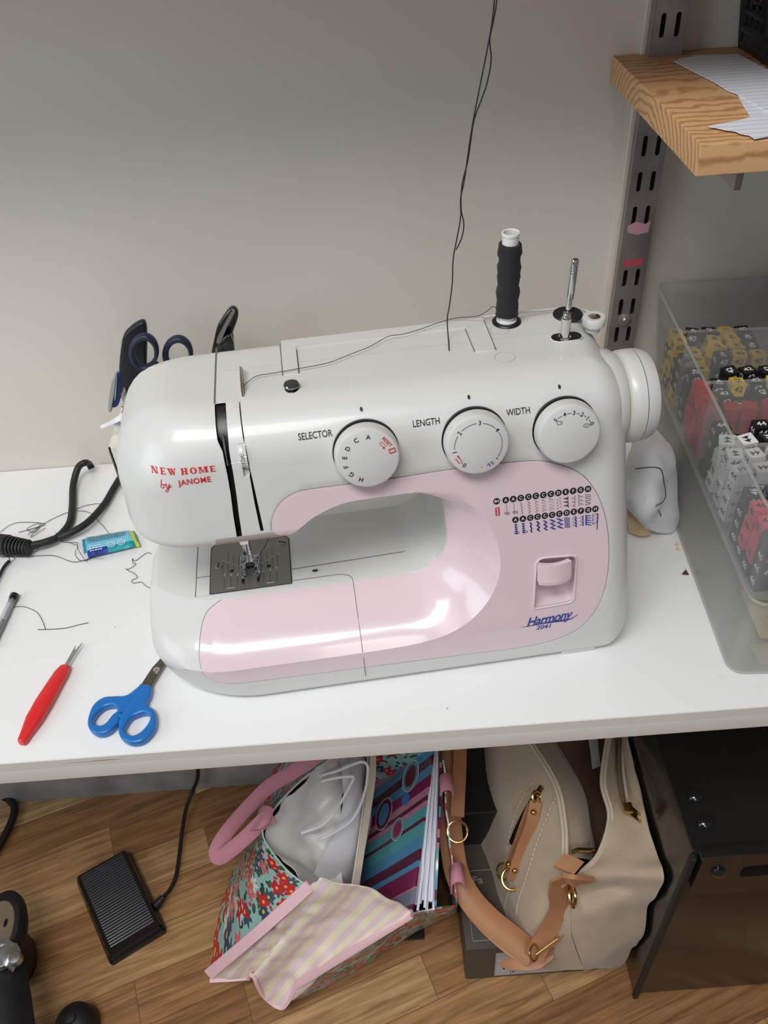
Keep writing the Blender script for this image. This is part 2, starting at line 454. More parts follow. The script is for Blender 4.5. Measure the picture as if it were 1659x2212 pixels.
# ------------------------------------------------------------------ desk
def desk_mat():
    m = mat('white_laminate', srgb(228, 229, 229), 0.30, spec=0.45)
    nt = m.node_tree; b = nt.nodes['Principled BSDF']; L = nt.links.new
    tc = nt.nodes.new('ShaderNodeTexCoord')
    n2 = nt.nodes.new('ShaderNodeTexNoise'); n2.inputs['Scale'].default_value = 22; n2.inputs['Detail'].default_value = 9; n2.inputs['Roughness'].default_value = 0.7
    L(tc.outputs['Object'], n2.inputs['Vector'])
    r2 = nt.nodes.new('ShaderNodeValToRGB'); r2.color_ramp.elements[0].position = 0.66; r2.color_ramp.elements[1].position = 0.78
    r2.color_ramp.elements[0].color = (*srgb(229, 230, 230), 1); r2.color_ramp.elements[1].color = (*srgb(196, 194, 190), 1)
    L(n2.outputs['Fac'], r2.inputs['Fac'])
    vo = nt.nodes.new('ShaderNodeTexVoronoi'); vo.inputs['Scale'].default_value = 26
    L(tc.outputs['Object'], vo.inputs['Vector'])
    r3 = nt.nodes.new('ShaderNodeValToRGB'); r3.color_ramp.elements[0].position = 0.022; r3.color_ramp.elements[1].position = 0.035
    r3.color_ramp.elements[0].color = (0.5, 0.48, 0.46, 1); r3.color_ramp.elements[1].color = (1, 1, 1, 1)
    L(vo.outputs['Distance'], r3.inputs['Fac'])
    mu = nt.nodes.new('ShaderNodeMix'); mu.data_type = 'RGBA'; mu.blend_type = 'MULTIPLY'; mu.inputs[0].default_value = 1
    L(r2.outputs['Color'], mu.inputs[6]); L(r3.outputs['Color'], mu.inputs[7])
    L(mu.outputs[2], b.inputs['Base Color'])
    return m
m_desk = desk_mat()
def edge_mat(name, base, scale, thr):
    m = mat(name, base, 0.45)
    nt = m.node_tree; b = nt.nodes['Principled BSDF']; L = nt.links.new
    tc = nt.nodes.new('ShaderNodeTexCoord'); mp = nt.nodes.new('ShaderNodeMapping'); mp.inputs['Scale'].default_value = scale
    L(tc.outputs['Object'], mp.inputs['Vector'])
    n = nt.nodes.new('ShaderNodeTexNoise'); n.inputs['Scale'].default_value = 1; n.inputs['Detail'].default_value = 6
    L(mp.outputs['Vector'], n.inputs['Vector'])
    r = nt.nodes.new('ShaderNodeValToRGB'); r.color_ramp.elements[0].position = thr; r.color_ramp.elements[1].position = thr + 0.03
    r.color_ramp.elements[0].color = (*base, 1); r.color_ramp.elements[1].color = (*srgb(150, 120, 90), 1)
    L(n.outputs['Fac'], r.inputs['Fac']); L(r.outputs['Color'], b.inputs['Base Color'])
    return m
m_edge = edge_mat('white_edge_band', srgb(222, 219, 213), (9, 9, 260), 0.71)
desk = thing('desk', 'white laminate desk with two-layer chipped front edge against the wall', 'desk', (0, 0, 0))
bm = bmesh.new(); box(bm, -1.3, 1.3, 0.4030, WY - 0.001, -0.0125, 0.0, bev=0.0008)
obj('desktop', bm, m_desk, desk)
bm = bmesh.new(); box(bm, -1.3, 1.3, 0.4020, 0.4029, -0.0122, -0.0006)
obj('edge_band', bm, m_edge, desk)
bm = bmesh.new(); box(bm, -1.3, 1.3, 0.4022, WY - 0.001, -0.0315, -0.0128, bev=0.0006)
obj('lower_board', bm, m_edge, desk)
m_leg = mat('brown_wood_bracket', srgb(120, 98, 78), 0.6, var=0.1)
bm = bmesh.new(); box(bm, 0.345, 0.375, 0.50, 0.60, -0.10, -0.0318, bev=0.001)
obj('support_block', bm, m_leg, desk)

# ------------------------------------------------------------------ sewing machine (local millimetres)
SM = thing('sewing_machine', 'white sewing machine with pink front panel, three round dials and red lettering on its head', 'sewing machine',
           (-0.18, 0.4435, 0.0), (0, 0, math.radians(4.8)))
S = 0.001
TOP = 265.0
outer = fillet([(-33, 4, (48, 32)), (402, 4, 42), (384, TOP, 30), (-25, TOP, (58, 58)), (-25, 166, 20), (103, 166, 9),
                (140, 190, 22), (233, 191, (30, 34)), (243, 75, (48, 42)), (-33, 75, 9)], 10)
opening = outer  # C-shaped: one closed outline carries the opening too
outer = resample(outer, 2.6)
# inner contour of the C (bed, inner wall, arm underside), for the scoop
i0 = min(range(len(outer)), key=lambda i: (outer[i] - Vector((103, 164))).length)
inn_curve = [p for p in fillet([(-60, 164, 0), (103, 164, 9), (140, 190, 22), (233, 191, (30, 34)), (243, 75, (48, 42)), (-60, 75, 0)], 10)]
inn_c = [p for p in inn_curve if p.x > -59.9]
inn_line = [Vector((-60, 75))] + [p for p in reversed(inn_c)]
crease = crom([(-70, 46, 0), (11, 46, 0), (100, 45.5, 0), (190, 46, 0), (226, 51, 0), (251, 63, 0), (267, 80, 0), (278, 110, 0), (277, 137, 0), (268, 159, 0), (256, 176, 0), (238, 187.5, 0), (210, 191.5, 0)], 6)
crease = resample([Vector((p.x, p.y)) for p in crease], 3, closed=False)
for _ in range(60):
    crease = [crease[0]] + [crease[i] * 0.5 + (crease[i - 1] + crease[i + 1]) * 0.25 for i in range(1, len(crease) - 1)] + [crease[-1]]
crease = [(p.x, p.y) for p in crease]
crease_poly = crease + [(215, 120), (-70, 120)]
bed_line = [(-80, 75), (195, 75)]
# line describing opening border from the bed round to the arm
open_line = [(-80, 75.0)] + [(p.x, p.y) for p in reversed(inn_curve) if p.x > 150 and p.y < 192] 
open_line = [(-80, 75.0), (195, 75.0)] + [(p.x, p.y) for p in reversed(fillet([(160, 191, 0), (233, 191, (30, 34)), (243, 75, (48, 42)), (160, 75, 0)], 12)) if 195 < p.x]
open_line.append((205, 191.0))
def plane_y(Z):
    return 0.25 * np.logaddexp(0, (Z - 46) / 6.0) * 6.0
def prof(a, b):
    s = np.clip(np.sqrt(a * a + b * b), 0, 1); return 1 - np.sqrt(1 - s * s + 1e-12)
def sstep(t): t = np.clip(t, 0, 1); return t * t * (3 - 2 * t)
def Ffront(X, Z):
    X = np.asarray(X, float); Z = np.asarray(Z, float)
    y = plane_y(Z)
    # scoop round the opening
    di = dist_poly(X, Z, open_line, False); dc = dist_poly(X, Z, crease, False)
    ins = inside(X, Z, crease_poly)
    t = np.where(ins, dc / (di + dc + 1e-6), 0.0)
    right = sstep((X - 205) / 75.0)
    gconv = 0.44 * t + 1.12 * 0.07 * np.logaddexp(0, (t - 0.5) / 0.07); gconc = 0.75 * t + 0.25 * (1 - (1 - t) ** 2)
    g = gconv * (1 - right) + gconc * right
    g = g * np.where(Z > 140, sstep((196 - Z) / 42), 1.0)
    y = y * (1 - g) + 60.0 * g
    # rounding of the outer edges
    R = 34 + 24 * sstep((60 - X) / 80)
    top = np.where(Z > 150, np.clip((R - (TOP - Z)) / R, 0, 1), 0)
    xb = -33 + 32 * (1 - np.sqrt(1 - np.clip((52 - Z) / 48, 0, 1) ** 2 + 1e-9))
    xl = np.where(Z > 110, -25.0, xb); RL = np.where(Z > 110, 58.0, 74.0)
    left = np.clip((RL - (X - xl)) / RL, 0, 1)
    xr = 402 - (Z - 4) * (18.0 / 261.0); RR = 26.0
    rgt = np.where(X > 200, np.clip((RR - (xr - X)) / RR, 0, 1), 0)
    bl = np.where((Z > 110) & (Z < 200) & (X < 125), np.clip((10 - (Z - 164)) / 10, 0, 1), 0)
    base = (Z < 110)
    wl = left ** 2 / (left ** 2 + top ** 2 + 1e-9); wt = top ** 2 / (rgt ** 2 + top ** 2 + 1e-9)
    dep = np.where(left > 0, np.where(base, 50.0, 56.0 * wl + R * (1 - wl)), np.where(top > 0, R * wt + RR * (1 - wt), RR))
    side = np.maximum(left, rgt)
    yr = dep * prof(side, top) + 8 * (1 - np.sqrt(1 - np.clip(bl, 0, 1) ** 2 + 1e-12))
    # small rounding at the bottom edge and bed edge on the left
    bb = np.clip((5 - (Z - 4)) / 5, 0, 1); yr = yr + 4 * (1 - np.sqrt(1 - bb * bb + 1e-12)) * (Z < 20)
    return np.minimum(y + yr, 120)
def Bback(X, Z):
    X = np.asarray(X, float); Z = np.asarray(Z, float)
    R = 12.0 + 25 * sstep((40 - X) / 60)
    top = np.where(Z > 150, np.clip((R - (TOP - Z)) / R, 0, 1), 0)
    xb = -33 + 32 * (1 - np.sqrt(1 - np.clip((52 - Z) / 48, 0, 1) ** 2 + 1e-9))
    xl = np.where(Z > 110, -25.0, xb); left = np.clip((30 - (X - xl)) / 30, 0, 1)
    xr = 402 - (Z - 4) * (18.0 / 261.0); rgt = np.where(X > 200, np.clip((20 - (xr - X)) / 20, 0, 1), 0)
    dep = np.where(left > 0, 30.0, np.where(top > 0, R, 20.0))
    return np.where((Z < 110) & (X < 243), 153, 168) - dep * prof(np.maximum(left, rgt), top)
def F1(x, z): return float(Ffront(np.array([x]), np.array([z]))[0])

# cuts in the front shell
def quadline(cx, w):     # band around a centre line
    L = []; R = []
    P = [Vector(p) for p in cx]
    for i, p in enumerate(P):
        t = (P[min(i + 1, len(P) - 1)] - P[max(i - 1, 0)]).normalized(); n = Vector((-t.y, t.x))
        ww = w[i] if isinstance(w, list) else w
        L.append(p + n * ww / 2); R.append(p - n * ww / 2)
    return L + R[::-1]
slotA = quadline([(68.5, 264.6), (68.5, 262), (68.3, 256), (68.2, 250), (69.2, 243), (69.4, 226), (69.0, 210), (67.8, 190), (67.2, 170.5)], [8.5, 8.5, 8.6, 8.2, 5.0, 4.6, 4.4, 4.4, 4.2])
slotB = quadline([(83.4, 264.5), (83.4, 262), (83.8, 246), (84.2, 230), (84.8, 200), (85.6, 175)], [0.9, 0.9, 1.0, 1.2, 2.4, 2.6])
tensW = [(79.2, 246.5), (84.2, 246.5), (84.2, 221.5), (79.2, 221.5)]
lever = [Vector(p) for p in [(307.5, 112), (310, 115.5), (314, 116.5), (338, 115), (341.5, 113.5), (342.5, 110), (341, 72), (339.5, 69.5), (336, 68.2), (308, 67), (305.5, 67.6), (305, 70)]]
lever = resample(lever, 4)
pts_loop = [outer]
cuts = [(resample(slotA, 2.5), 9.0, 1), (resample(slotB, 2.5), 6.0, 1), (resample(tensW, 3), 5.0, 0), (lever, 13.0, 2)]
extra = []
for poly, dpt, mi in cuts:
    c = sum(poly, Vector((0, 0))) / len(poly)
    n = len(poly); inset = []
    for i in range(n):
        t = (poly[(i + 1) % n] - poly[i - 1]).normalized(); nn = Vector((-t.y, t.x))
        q = poly[i] + nn * 0.22
        if not bool(inside([q.x], [q.y], poly)[0]): q = poly[i] - nn * 0.22
        inset.append(q)
    extra += [(poly, True), (inset, True)]
V, T, Bd = triangulate([outer], 4.2, rings=(0.25, 0.8, 1.8, 3.3, 5.2, 7.6, 11), extra_edges=extra + [([Vector(c) for c in crease[22:]], False)])
X = np.array([v.x for v in V]); Z = np.array([v.y for v in V]); Y = Ffront(X, Z)
for poly, dpt, mi in cuts:
    ins = inside(X, Z, poly) & (dist_poly(X, Z, poly) > 0.12)
    Y = np.where(ins, Y + dpt, Y)
bm = bmesh.new()
vf = [bm.verts.new((x * S, y * S, z * S)) for x, y, z in zip(X, Y, Z)]
for t in T:
    try: f = bm.faces.new([vf[i] for i in t])
    except ValueError: continue
    c = np.mean([[X[i], Z[i]] for i in t], axis=0)
    for poly, dpt, mi in cuts:
        if inside([c[0]], [c[1]], poly)[0]: f.material_index = mi
bmesh.ops.recalc_face_normals(bm, faces=bm.faces)
nb = sum((f.normal.y for f in bm.faces))
if nb > 0: bmesh.ops.reverse_faces(bm, faces=bm.faces)
ring = [vf[i] for i in Bd[0]]
ox = np.array([p.x for p in outer]); oz = np.array([p.y for p in outer])
By = Bback(ox, oz); Fy = np.array([v.co.y / S for v in ring])
prev = ring
for k in (0.12, 0.35, 0.65, 0.9, 1.0):
    nr = [bm.verts.new((ox[i] * S, (Fy[i] + (By[i] - Fy[i]) * k) * S, oz[i] * S)) for i in range(len(ring))]
    for i in range(len(ring)):
        j = (i + 1) % len(ring)
        bm.faces.new((prev[i], prev[j], nr[j], nr[i]))
    prev = nr
V2, T2, B2 = triangulate([outer], 10, rings=(0.5, 2, 4.5, 8, 13))
Y2 = Bback(np.array([v.x for v in V2]), np.array([v.y for v in V2]))
vb = {}
for i, k in enumerate(B2[0]): vb[k] = prev[i]
for i, v in enumerate(V2):
    if i not in vb: vb[i] = bm.verts.new((v.x * S, Y2[i] * S, v.y * S))
for t in T2:
    try: bm.faces.new([vb[i] for i in t])
    except ValueError: pass
bmesh.ops.recalc_face_normals(bm, faces=bm.faces)
# shallow recess of the carry handle on the top
body = obj('body', bm, [m_white, m_black, m_pink], SM, angle=32)

def on(x, z, off=0.15):                      # point on the front shell
    return Vector((x * S, (F1(x, z) - off) * S, z * S))
def onT(x, y, off=0.2):                      # point on the top
    return Vector((x * S, y * S, (TOP + off) * S))
def bead(name, pts, r, m, parent=SM, closed=False, seg=6):
    bm = bmesh.new(); tube(bm, pts, r * S, seg, closed); return obj(name, bm, m, parent)

# pink front panel
pan_out = crom([(93, 174.5, 0), (95.5, 186, 0), (103, 196.5, 0), (113, 202.5, 0), (128, 205, 0), (186, 205, 0), (249, 206.5, 0), (301, 205, 0), (323, 200, 0), (343, 189, 0), (356.5, 172, 0), (365.5, 149, 0), (370, 123, 0),
                (370.5, 96, 0), (366, 69, 0), (354, 46, 0), (335, 30.5, 0), (301, 23, 0), (240, 24, 0), (155, 26.2, 0), (51, 28.4, 0), (30, 31, 0), (17, 38, 0), (12, 50, 0), (13.5, 62, 0), (20, 70.5, 0), (34, 74.6, 0)], 5)
pan_out = [(p.x, p.y) for p in pan_out]
op = [(p.x, p.y) for p in outer]
ia = min(range(len(op)), key=lambda i: math.hypot(op[i][0] - 103, op[i][1] - 166))
inner_path = []
src = [p for p in inn_curve if p.x > 99]
inner_path = [(p.x, p.y) for p in src if not (p.y < 76 and p.x < 40)]
poly = pan_out + [(60, 74.7), (130, 74.7), (190, 74.7)]
inn2 = [(p[0] + 0.25, p[1] + (0.25 if p[1] > 130 else -0.25)) for p in inner_path]
inn2 = [p for p in inn2 if p[0] > 100]
inn2 = list(reversed(inn2))
inn2 = [p for p in inn2 if not (p[1] < 76 and p[0] < 196)]
poly = poly + [p for p in inn2 if p[0] > 104 or p[1] > 168] + [(98, 168.5)]
poly = resample([Vector(p) for p in poly], 2.6)
bm = bmesh.new()
lev_big = [Vector((p.x, p.y)) for p in lever]
V, T, Bd = triangulate([poly, lev_big], 4.2, rings=(0.25, 0.8, 1.8, 3.3, 5.2, 8), extra_edges=[([Vector(c) for c in crease[22:] if True], False)])
X = np.array([v.x for v in V]); Z = np.array([v.y for v in V]); Y = Ffront(X, Z)
isb = set(i for b in Bd for i in b)
vf = [bm.verts.new((x * S, (y - (0.15 if i in isb else 0.55)) * S, z * S)) for i, (x, y, z) in enumerate(zip(X, Y, Z))]
for t in T:
    try: bm.faces.new([vf[i] for i in t])
    except ValueError: pass
bmesh.ops.recalc_face_normals(bm, faces=bm.faces)
if sum(f.normal.y for f in bm.faces) > 0: bmesh.ops.reverse_faces(bm, faces=bm.faces)
panel = obj('front_panel', bm, m_pink, SM, angle=32)
tag(panel, 'glossy pink C-shaped front panel')
_vx = np.array([v.co.x for v in body.data.vertices]) / S; _vz = np.array([v.co.z for v in body.data.vertices]) / S; _vy = np.array([v.co.y for v in body.data.vertices]) / S
_in = inside(_vx, _vz, poly) & (dist_poly(_vx, _vz, poly) > 1.2) & (np.abs(_vy - Ffront(_vx, _vz)) < 0.3)
for i in np.nonzero(_in)[0]: body.data.vertices[int(i)].co.y += 1.5 * S     # shell sits a little behind the inset panel
bead('panel_seam', [on(p[0], p[1], 0.1) for p in pan_out], 0.28, m_seam, panel)
# raised rim round the lever recess
bead('recess_rim', [on(p.x, p.y, 0.6) for p in lever], 1.0, m_pink, panel, closed=True, seg=10)
# reverse lever
bm = bmesh.new()
def lev_pt(x, z):
    return Vector((x * S, (13 - 0.10 * (z - 92) - 4.0 * (1 - ((x - 322) / 14.0) ** 2)) * S, z * S))
rows = []
for z in (93, 95, 99, 104, 109, 113):
    w = 13.8 * math.sqrt(max(0.12, 1 - max(0, (98 - z) / 6.5) ** 2))
    rows.append([(Vector(((322 + w * u) * S, (6 + 0.25 * (z - 80) - 3.0 * (1 - u * u) + (3.5 if z < 94 else 0)) * S, z * S))) for u in (-1, -.8, -.4, 0, .4, .8, 1)])
sheet(bm, rows, 3, 3, th=0.005)
tag(obj('reverse_lever', bm, m_pink, panel), 'rounded pink push lever in the recess')

# seams on the body
bead('bed_seam', [Vector((x * S, y * S, 0.0751)) for x, y in [(102, 92), (238, 88)]][:2] and [Vector((x * S, y * S, 0.0752)) for x, y in ((98, 84.5), (150, 86), (205, 88), (225, 92), (238, 101), (243, 114))], 0.35, m_seam)
bead('bed_seam', [Vector((x * S, y * S, 0.0752)) for x, y in ((11, 66), (11, 162))], 0.35, m_seam)
bead('bed_seam', [Vector((x * S, y * S, 0.0752)) for x, y in ((11, 66), (98, 66))], 0.22, m_seam2)
bead('bed_seam', [Vector((x * S, y * S, 0.0752)) for x, y in ((11, 90), (26, 90))], 0.3, m_seam)
bead('box_seam', [on(153, z, 0.62) for z in (4, 15, 27, 36, 46, 52, 58, 64, 70, 74.6)] + [Vector((0.1525, 0.063, 0.0752)), Vector((0.150, 0.067, 0.0752)), Vector((0.143, 0.070, 0.0752)), Vector((0.099, 0.070, 0.0752))], 0.3, m_seam)
bead('shell_seam', [onT(x, y, 0.0) for x, y in ((70, 129), (118, 128.5))], 0.22, m_seam2)
bead('shell_seam', [onT(x, y, 0.0) for x, y in ((290, 129), (342, 127))], 0.22, m_seam2)
bead('shell_seam', [onT(x, y, 0.0) for x, y in ((131, 128), (273, 128.5))], 0.22, m_seam2)
bead('bed_hole', [Vector((0.120, 0.079, 0.0752)), Vector((0.120, 0.0791, 0.0755))], 2.6, m_black, seg=14)
# face-cover slot over the top of the head
bm = bmesh.new(); box(bm, 63.6 * S, 65.0 * S, 84 * S, 167.0 * S, 258 * S, (TOP + 0.15) * S)
obj('cover_gap', bm, m_seam, SM)
# needle plate
bm = bmesh.new()
pl = fillet([(24, 67, 0.6), (98, 67, 0.6), (98, 131, 7), (24, 131, 7)], 6)
v1 = [bm.verts.new((p.x * S, p.y * S, 75.05 * S)) for p in pl]; v2 = [bm.verts.new(((61 + (p.x - 61) * 0.985) * S, (99 + (p.y - 99) * 0.985) * S, 76.1 * S)) for p in pl]
bm.faces.new(v2)
for i in range(len(pl)): bm.faces.new((v1[i], v1[(i + 1) % len(pl)], v2[(i + 1) % len(pl)], v2[i]))
bmesh.ops.recalc_face_normals(bm, faces=bm.faces)
plate = obj('needle_plate', bm, m_steel, SM); tag(plate, 'brushed steel needle plate with measuring lines')
bead('plate_gap', [Vector((p.x * S, p.y * S, 0.0752)) for p in pl], 0.5, m_black, plate, closed=True)
fp = lambda x, y: Vector((x * S, y * S, 76.2 * S))
bm = bmesh.new()
for sgn in (-1, 1):
    for k, (dx, y0, y1) in enumerate(((10.5, 92, 112), (15.5, 90, 112), (20.5, 88, 118), (25.5, 88, 108))):
        put_line(bm, [(61 + sgn * dx, y0), (61 + sgn * dx, y1)], 0.35, fp)
    for k, (dx, y0) in enumerate(((12, 84), (18, 84), (24, 84))):
        put_line(bm, [(61 + sgn * dx, 72), (61 + sgn * dx, y0)], 0.35, fp)
    put_poly(bm, circ(61 + sgn * 17, 92, 2.0, ry=1.8), fp)
for x in (54, 68): put_poly(bm, [(x - 1.2, 74), (x + 1.2, 74), (x + 1.2, 104), (x - 1.2, 104)], fp)
put_poly(bm, [(58, 92), (64, 92), (64, 95), (58, 95)], fp)
obj('plate_marks', bm, m_ink, plate, smooth=False)
bm = bmesh.new()
for sgn in (-1, 1):
    for k, s in enumerate(('3', '4', '5')): put_text(bm, s, fp, 3.4, off=(61 + sgn * (12 + 6 * k), 85.6 + 1.2 * k), bold=0.01)
    for k, s in enumerate(('10', '15', '20', '25')): put_text(bm, s, fp, 2.6, off=(61 + sgn * (10.5 + 5 * k), 97 + 3.2 * k))
    put_line(bm, [(61 + sgn * 18 - 3.5, 70.4), (61 + sgn * 18 + 3.5, 70.4)], 0.45, fp)
obj('plate_numerals', bm, m_paper, plate, smooth=False)
for (x, y, a) in ((31.5, 101, 1.4), (91.5, 121, -0.4)):
    bm = bmesh.new(); lathe(bm, [(4.0 * S, 0), (4.0 * S, 0.5 * S), (3.5 * S, 0.9 * S), (0.1 * S, 0.9 * S)], 20, Matrix.Translation((x * S, y * S, 76.0 * S)))
    c, s = math.cos(a), math.sin(a); nf = len(bm.faces)
    put_poly(bm, [(x + u * c - v * s, y + u * s + v * c) for u, v in ((-3.4, -.6), (3.4, -.6), (3.4, .6), (-3.4, .6))], lambda p, q: Vector((p * S, q * S, 77.05 * S)), mi=1)
    obj('plate_screw', bm, [m_steel, m_black], plate)
# presser foot, ankle, bars
pf = thing('presser_foot', None, None); pf.parent = SM
del_keys = [k for k in ('label', 'category') if k in pf.keys()]
bm = bmesh.new()
for sgn in (-1, 1):
    box(bm, (61 + sgn * 6.5 - 2.6) * S, (61 + sgn * 6.5 + 2.6) * S, 82 * S, 100 * S, 77.2 * S, 78.8 * S, bev=0.0004)
    box(bm, (61 + sgn * 8.2 - 0.8) * S, (61 + sgn * 8.2 + 0.8) * S, 84 * S, 106 * S, 77.6 * S, 80.2 * S, bev=0.0003)
    box(bm, (61 + sgn * 6.6 - 0.7) * S, (61 + sgn * 6.6 + 0.7) * S, 92 * S, 98 * S, 78 * S, 86 * S, bev=0.0003)
    tube(bm, [Vector(p) * S for p in ((61 + sgn * 7, 83, 78), (61 + sgn * 7, 79, 79), (61 + sgn * 6.4, 77, 81))], 1.6 * S, 8)
box(bm, 54 * S, 68 * S, 100 * S, 107 * S, 77.2 * S, 79.0 * S, bev=0.0004)
tube(bm, [Vector(p) * S for p in ((53.5, 94, 85), (68.5, 94, 85))], 1.3 * S, 10)
box(bm, 57 * S, 65 * S, 96 * S, 99 * S, 78.6 * S, 82 * S, bev=0.0004)
obj('foot_sole', bm, m_chromed, pf)
bm = bmesh.new()
box(bm, 56.5 * S, 65.5 * S, 91 * S, 97 * S, 84.5 * S, 94 * S, bev=0.001)
box(bm, 57.0 * S, 65.0 * S, 93.5 * S, 98.5 * S, 92 * S, 124 * S, bev=0.0016)
tube(bm, [Vector(p) * S for p in ((61, 99, 118), (61, 101, 176))], 3.2 * S, 14)
obj('ankle', bm, m_chromed, pf)
bm = bmesh.new(); tube(bm, [Vector(p) * S for p in ((52, 98, 122), (66, 98, 122))], 3.0 * S, 14); tube(bm, [Vector(p) * S for p in ((46, 98, 122), (52, 98, 122))], 4.2 * S, 14)
obj('clamp_screw', bm, m_chrome, pf)
bm = bmesh.new()
tube(bm, [Vector(p) * S for p in ((61.4, 90, 78.5), (61.4, 90, 84), (61.4, 90, 118))], [0.2 * S, 0.5 * S, 0.6 * S], 8)
tube(bm, [Vector(p) * S for p in ((61.4, 90, 116), (61.4, 90, 176))], 2.6 * S, 12)
box(bm, 57.5 * S, 65.5 * S, 86 * S, 94 * S, 112 * S, 121 * S, bev=0.001)
obj('needle_bar', bm, m_chrome, SM)
# grey tape under the head
bm = bmesh.new()
rows = [[on(x, z, 0.35) for x in (48, 60, 75, 90, 101)] for z in (173.0, 170.0, 167.0, 165.0)]
sheet(bm, rows, 3, 3, th=0.0002)
obj('tape_strip', bm, mat('grey_tape', srgb(176, 164, 160), 0.6), SM)
# thread guides
bm = bmesh.new()
tube(bm, [Vector(p) * S for p in ((86.3, 88, 262.5), (86.1, 90, 268), (86, 100, 272), (85.8, 116, 274), (85.6, 122, 271), (86.6, 118, 269.5), (87, 104, 269), (87, 92, 264))], 1.0 * S, 8)
obj('thread_guide', bm, m_chrome, SM)
bm = bmesh.new()
tube(bm, [Vector((68.3 * S, (F1(68.3, z) + 3.0) * S, z * S)) for z in (252, 246, 240, 235, 231)], [0.8 * S, 1.2 * S, 1.2 * S, 1.0 * S, 1.4 * S], 8)
obj('take_up_lever', bm, m_chrome, SM)
# bobbin tension button
bm = bmesh.new()
lathe(bm, [(6.6 * S, 0), (6.6 * S, 1.0 * S), (5.0 * S, 1.4 * S), (4.2 * S, 1.6 * S), (4.2 * S, 2.8 * S), (5.8 * S, 3.2 * S), (6.2 * S, 4.6 * S), (5.6 * S, 5.6 * S), (1, 5.8 * S)][:-1] + [(0.2 * S, 5.9 * S)], 28, Matrix.Translation((124 * S, 92 * S, TOP * S - 0.0012)))
obj('tension_button', bm, mat('dark_chrome', (0.25, 0.25, 0.26), 0.15, metal=1), SM)
# tension dial with numerals
bm = bmesh.new()
Mt = Matrix.Translation((0.0791, (F1(82, 234) + 11.0) * S, 0.234)) @ Matrix.Rotation(PI / 2, 4, 'Y')
lathe(bm, [(12.6 * S, 0), (12.6 * S, 2.6 * S), (12.2 * S, 2.9 * S), (12.9 * S, 3.2 * S), (12.9 * S, 5.0 * S)], 72, Mt, rfun=lambda r, z, a: r - (0.5 * S if (z > 2.95 * S and int(a / (2 * PI) * 72 + .5) % 2) else 0))
wheel = obj('tension_dial', bm, m_white, SM)
tw = lambda x, z: Vector((x * S, (F1(82, 234) + 11.0 - math.sqrt(12.75 ** 2 - min(12, abs(z - 234)) ** 2)) * S, z * S))
bm = bmesh.new(); put_text(bm, '3', tw, 4, off=(80.5, 238.5), rot=0.1); put_line(bm, [(79.2, 236), (81.9, 236), (81.9, 241), (79.2, 241)], 0.3, tw, closed=True); put_text(bm, '2', tw, 4, off=(80.5, 227.5)); put_line(bm, [(79.1, 233.8), (82, 233.8)], 0.3, tw)
obj('dial_numerals', bm, m_ink, wheel, smooth=False)
bm = bmesh.new(); put_line(bm, [(71.5, 234), (79, 234)], 0.9, lambda x, z: on(x, z, 0.2)); obj('tension_mark', bm, m_paper, SM, smooth=False)

# folded carry handle on top
def prism(bm, poly, z0, z1, sc=1.0, M=None, mi=0, holes=()):
    V, T, B = triangulate([[Vector(p) for p in poly]] + [[Vector(p) for p in h] for h in holes], 1e6)
    mk = lambda x, y, z: bm.verts.new((M @ Vector((x * sc, y * sc, z))) if M is not None else (x * sc, y * sc, z))
    a = [mk(v.x, v.y, z0) for v in V]; b = [mk(v.x, v.y, z1) for v in V]; fs = []
    for t in T:
        fs.append(bm.faces.new([b[i] for i in t])); fs.append(bm.faces.new([a[i] for i in reversed(t)]))
    for bd in B:
        for i in range(len(bd)):
            p, q = bd[i], bd[(i + 1) % len(bd)]
            if p != q: fs.append(bm.faces.new((a[p], a[q], b[q], b[p])))
    for f in fs: f.material_index = mi
    bmesh.ops.recalc_face_normals(bm, faces=fs)

bm = bmesh.new()
hp = [(118.6, 112), (130.4, 112), (130.4, 151.5), (273.4, 151.5), (273.4, 112), (289.4, 112), (290.5, 163), (118.6, 164)]
hp = [Vector(p) for p in fillet([(x, y, 1.2) for x, y in hp], 4)]
prism(bm, hp, (TOP - 1) * S, (TOP + 1.2) * S, S)
handle = obj('carry_handle', bm, m_white, SM)
for a, b in (((117.8, 111), (117.6, 160)), ((131.0, 112), (131.0, 148)), ((272.8, 112), (272.8, 150)), ((290.2, 111), (291.2, 160))):
    bead('handle_gap', [onT(*a, 0.0), onT(*b, 0.0)], 0.45, m_seam, handle)
for x, y, r in ((300, 141, 8.0), (294, 99, 8.2)):
    bm = bmesh.new(); tube(bm, [onT(x + r * math.cos(a), y + r * 0.92 * math.sin(a), 0.0) for a in [2 * PI * k / 40 for k in range(40)]], 0.32 * S, 6, True)
    obj('screw_cap', bm, m_seam2, SM)
# spool pins and bobbin winder
bm = bmesh.new(); lathe(bm, [(12 * S, 0), (12.3 * S, 0.8 * S), (11.5 * S, 1.6 * S), (0.3 * S, 1.8 * S)], 32, Matrix.Translation((309 * S, 153 * S, TOP * S)))
tube(bm, [onT(309, 153, 0), onT(309, 153, 62)], 2.4 * S, 10)
obj('spool_pin', bm, m_blackpl, SM)
bm = bmesh.new(); lathe(bm, [(12.5 * S, 0), (12.6 * S, 0.9 * S), (11.8 * S, 1.8 * S), (4.2 * S, 2.0 * S), (4.0 * S, 1.2 * S), (0.2 * S, 1.2 * S)], 32, Matrix.Translation((362 * S, 153 * S, (TOP - 0.2) * S)))
obj('pin_felt_disc', bm, m_rubber, SM)
bm = bmesh.new()
Mp = Matrix.Translation((362 * S, 153 * S, (TOP + 1) * S)) @ Matrix.Rotation(0.03, 4, 'Y')
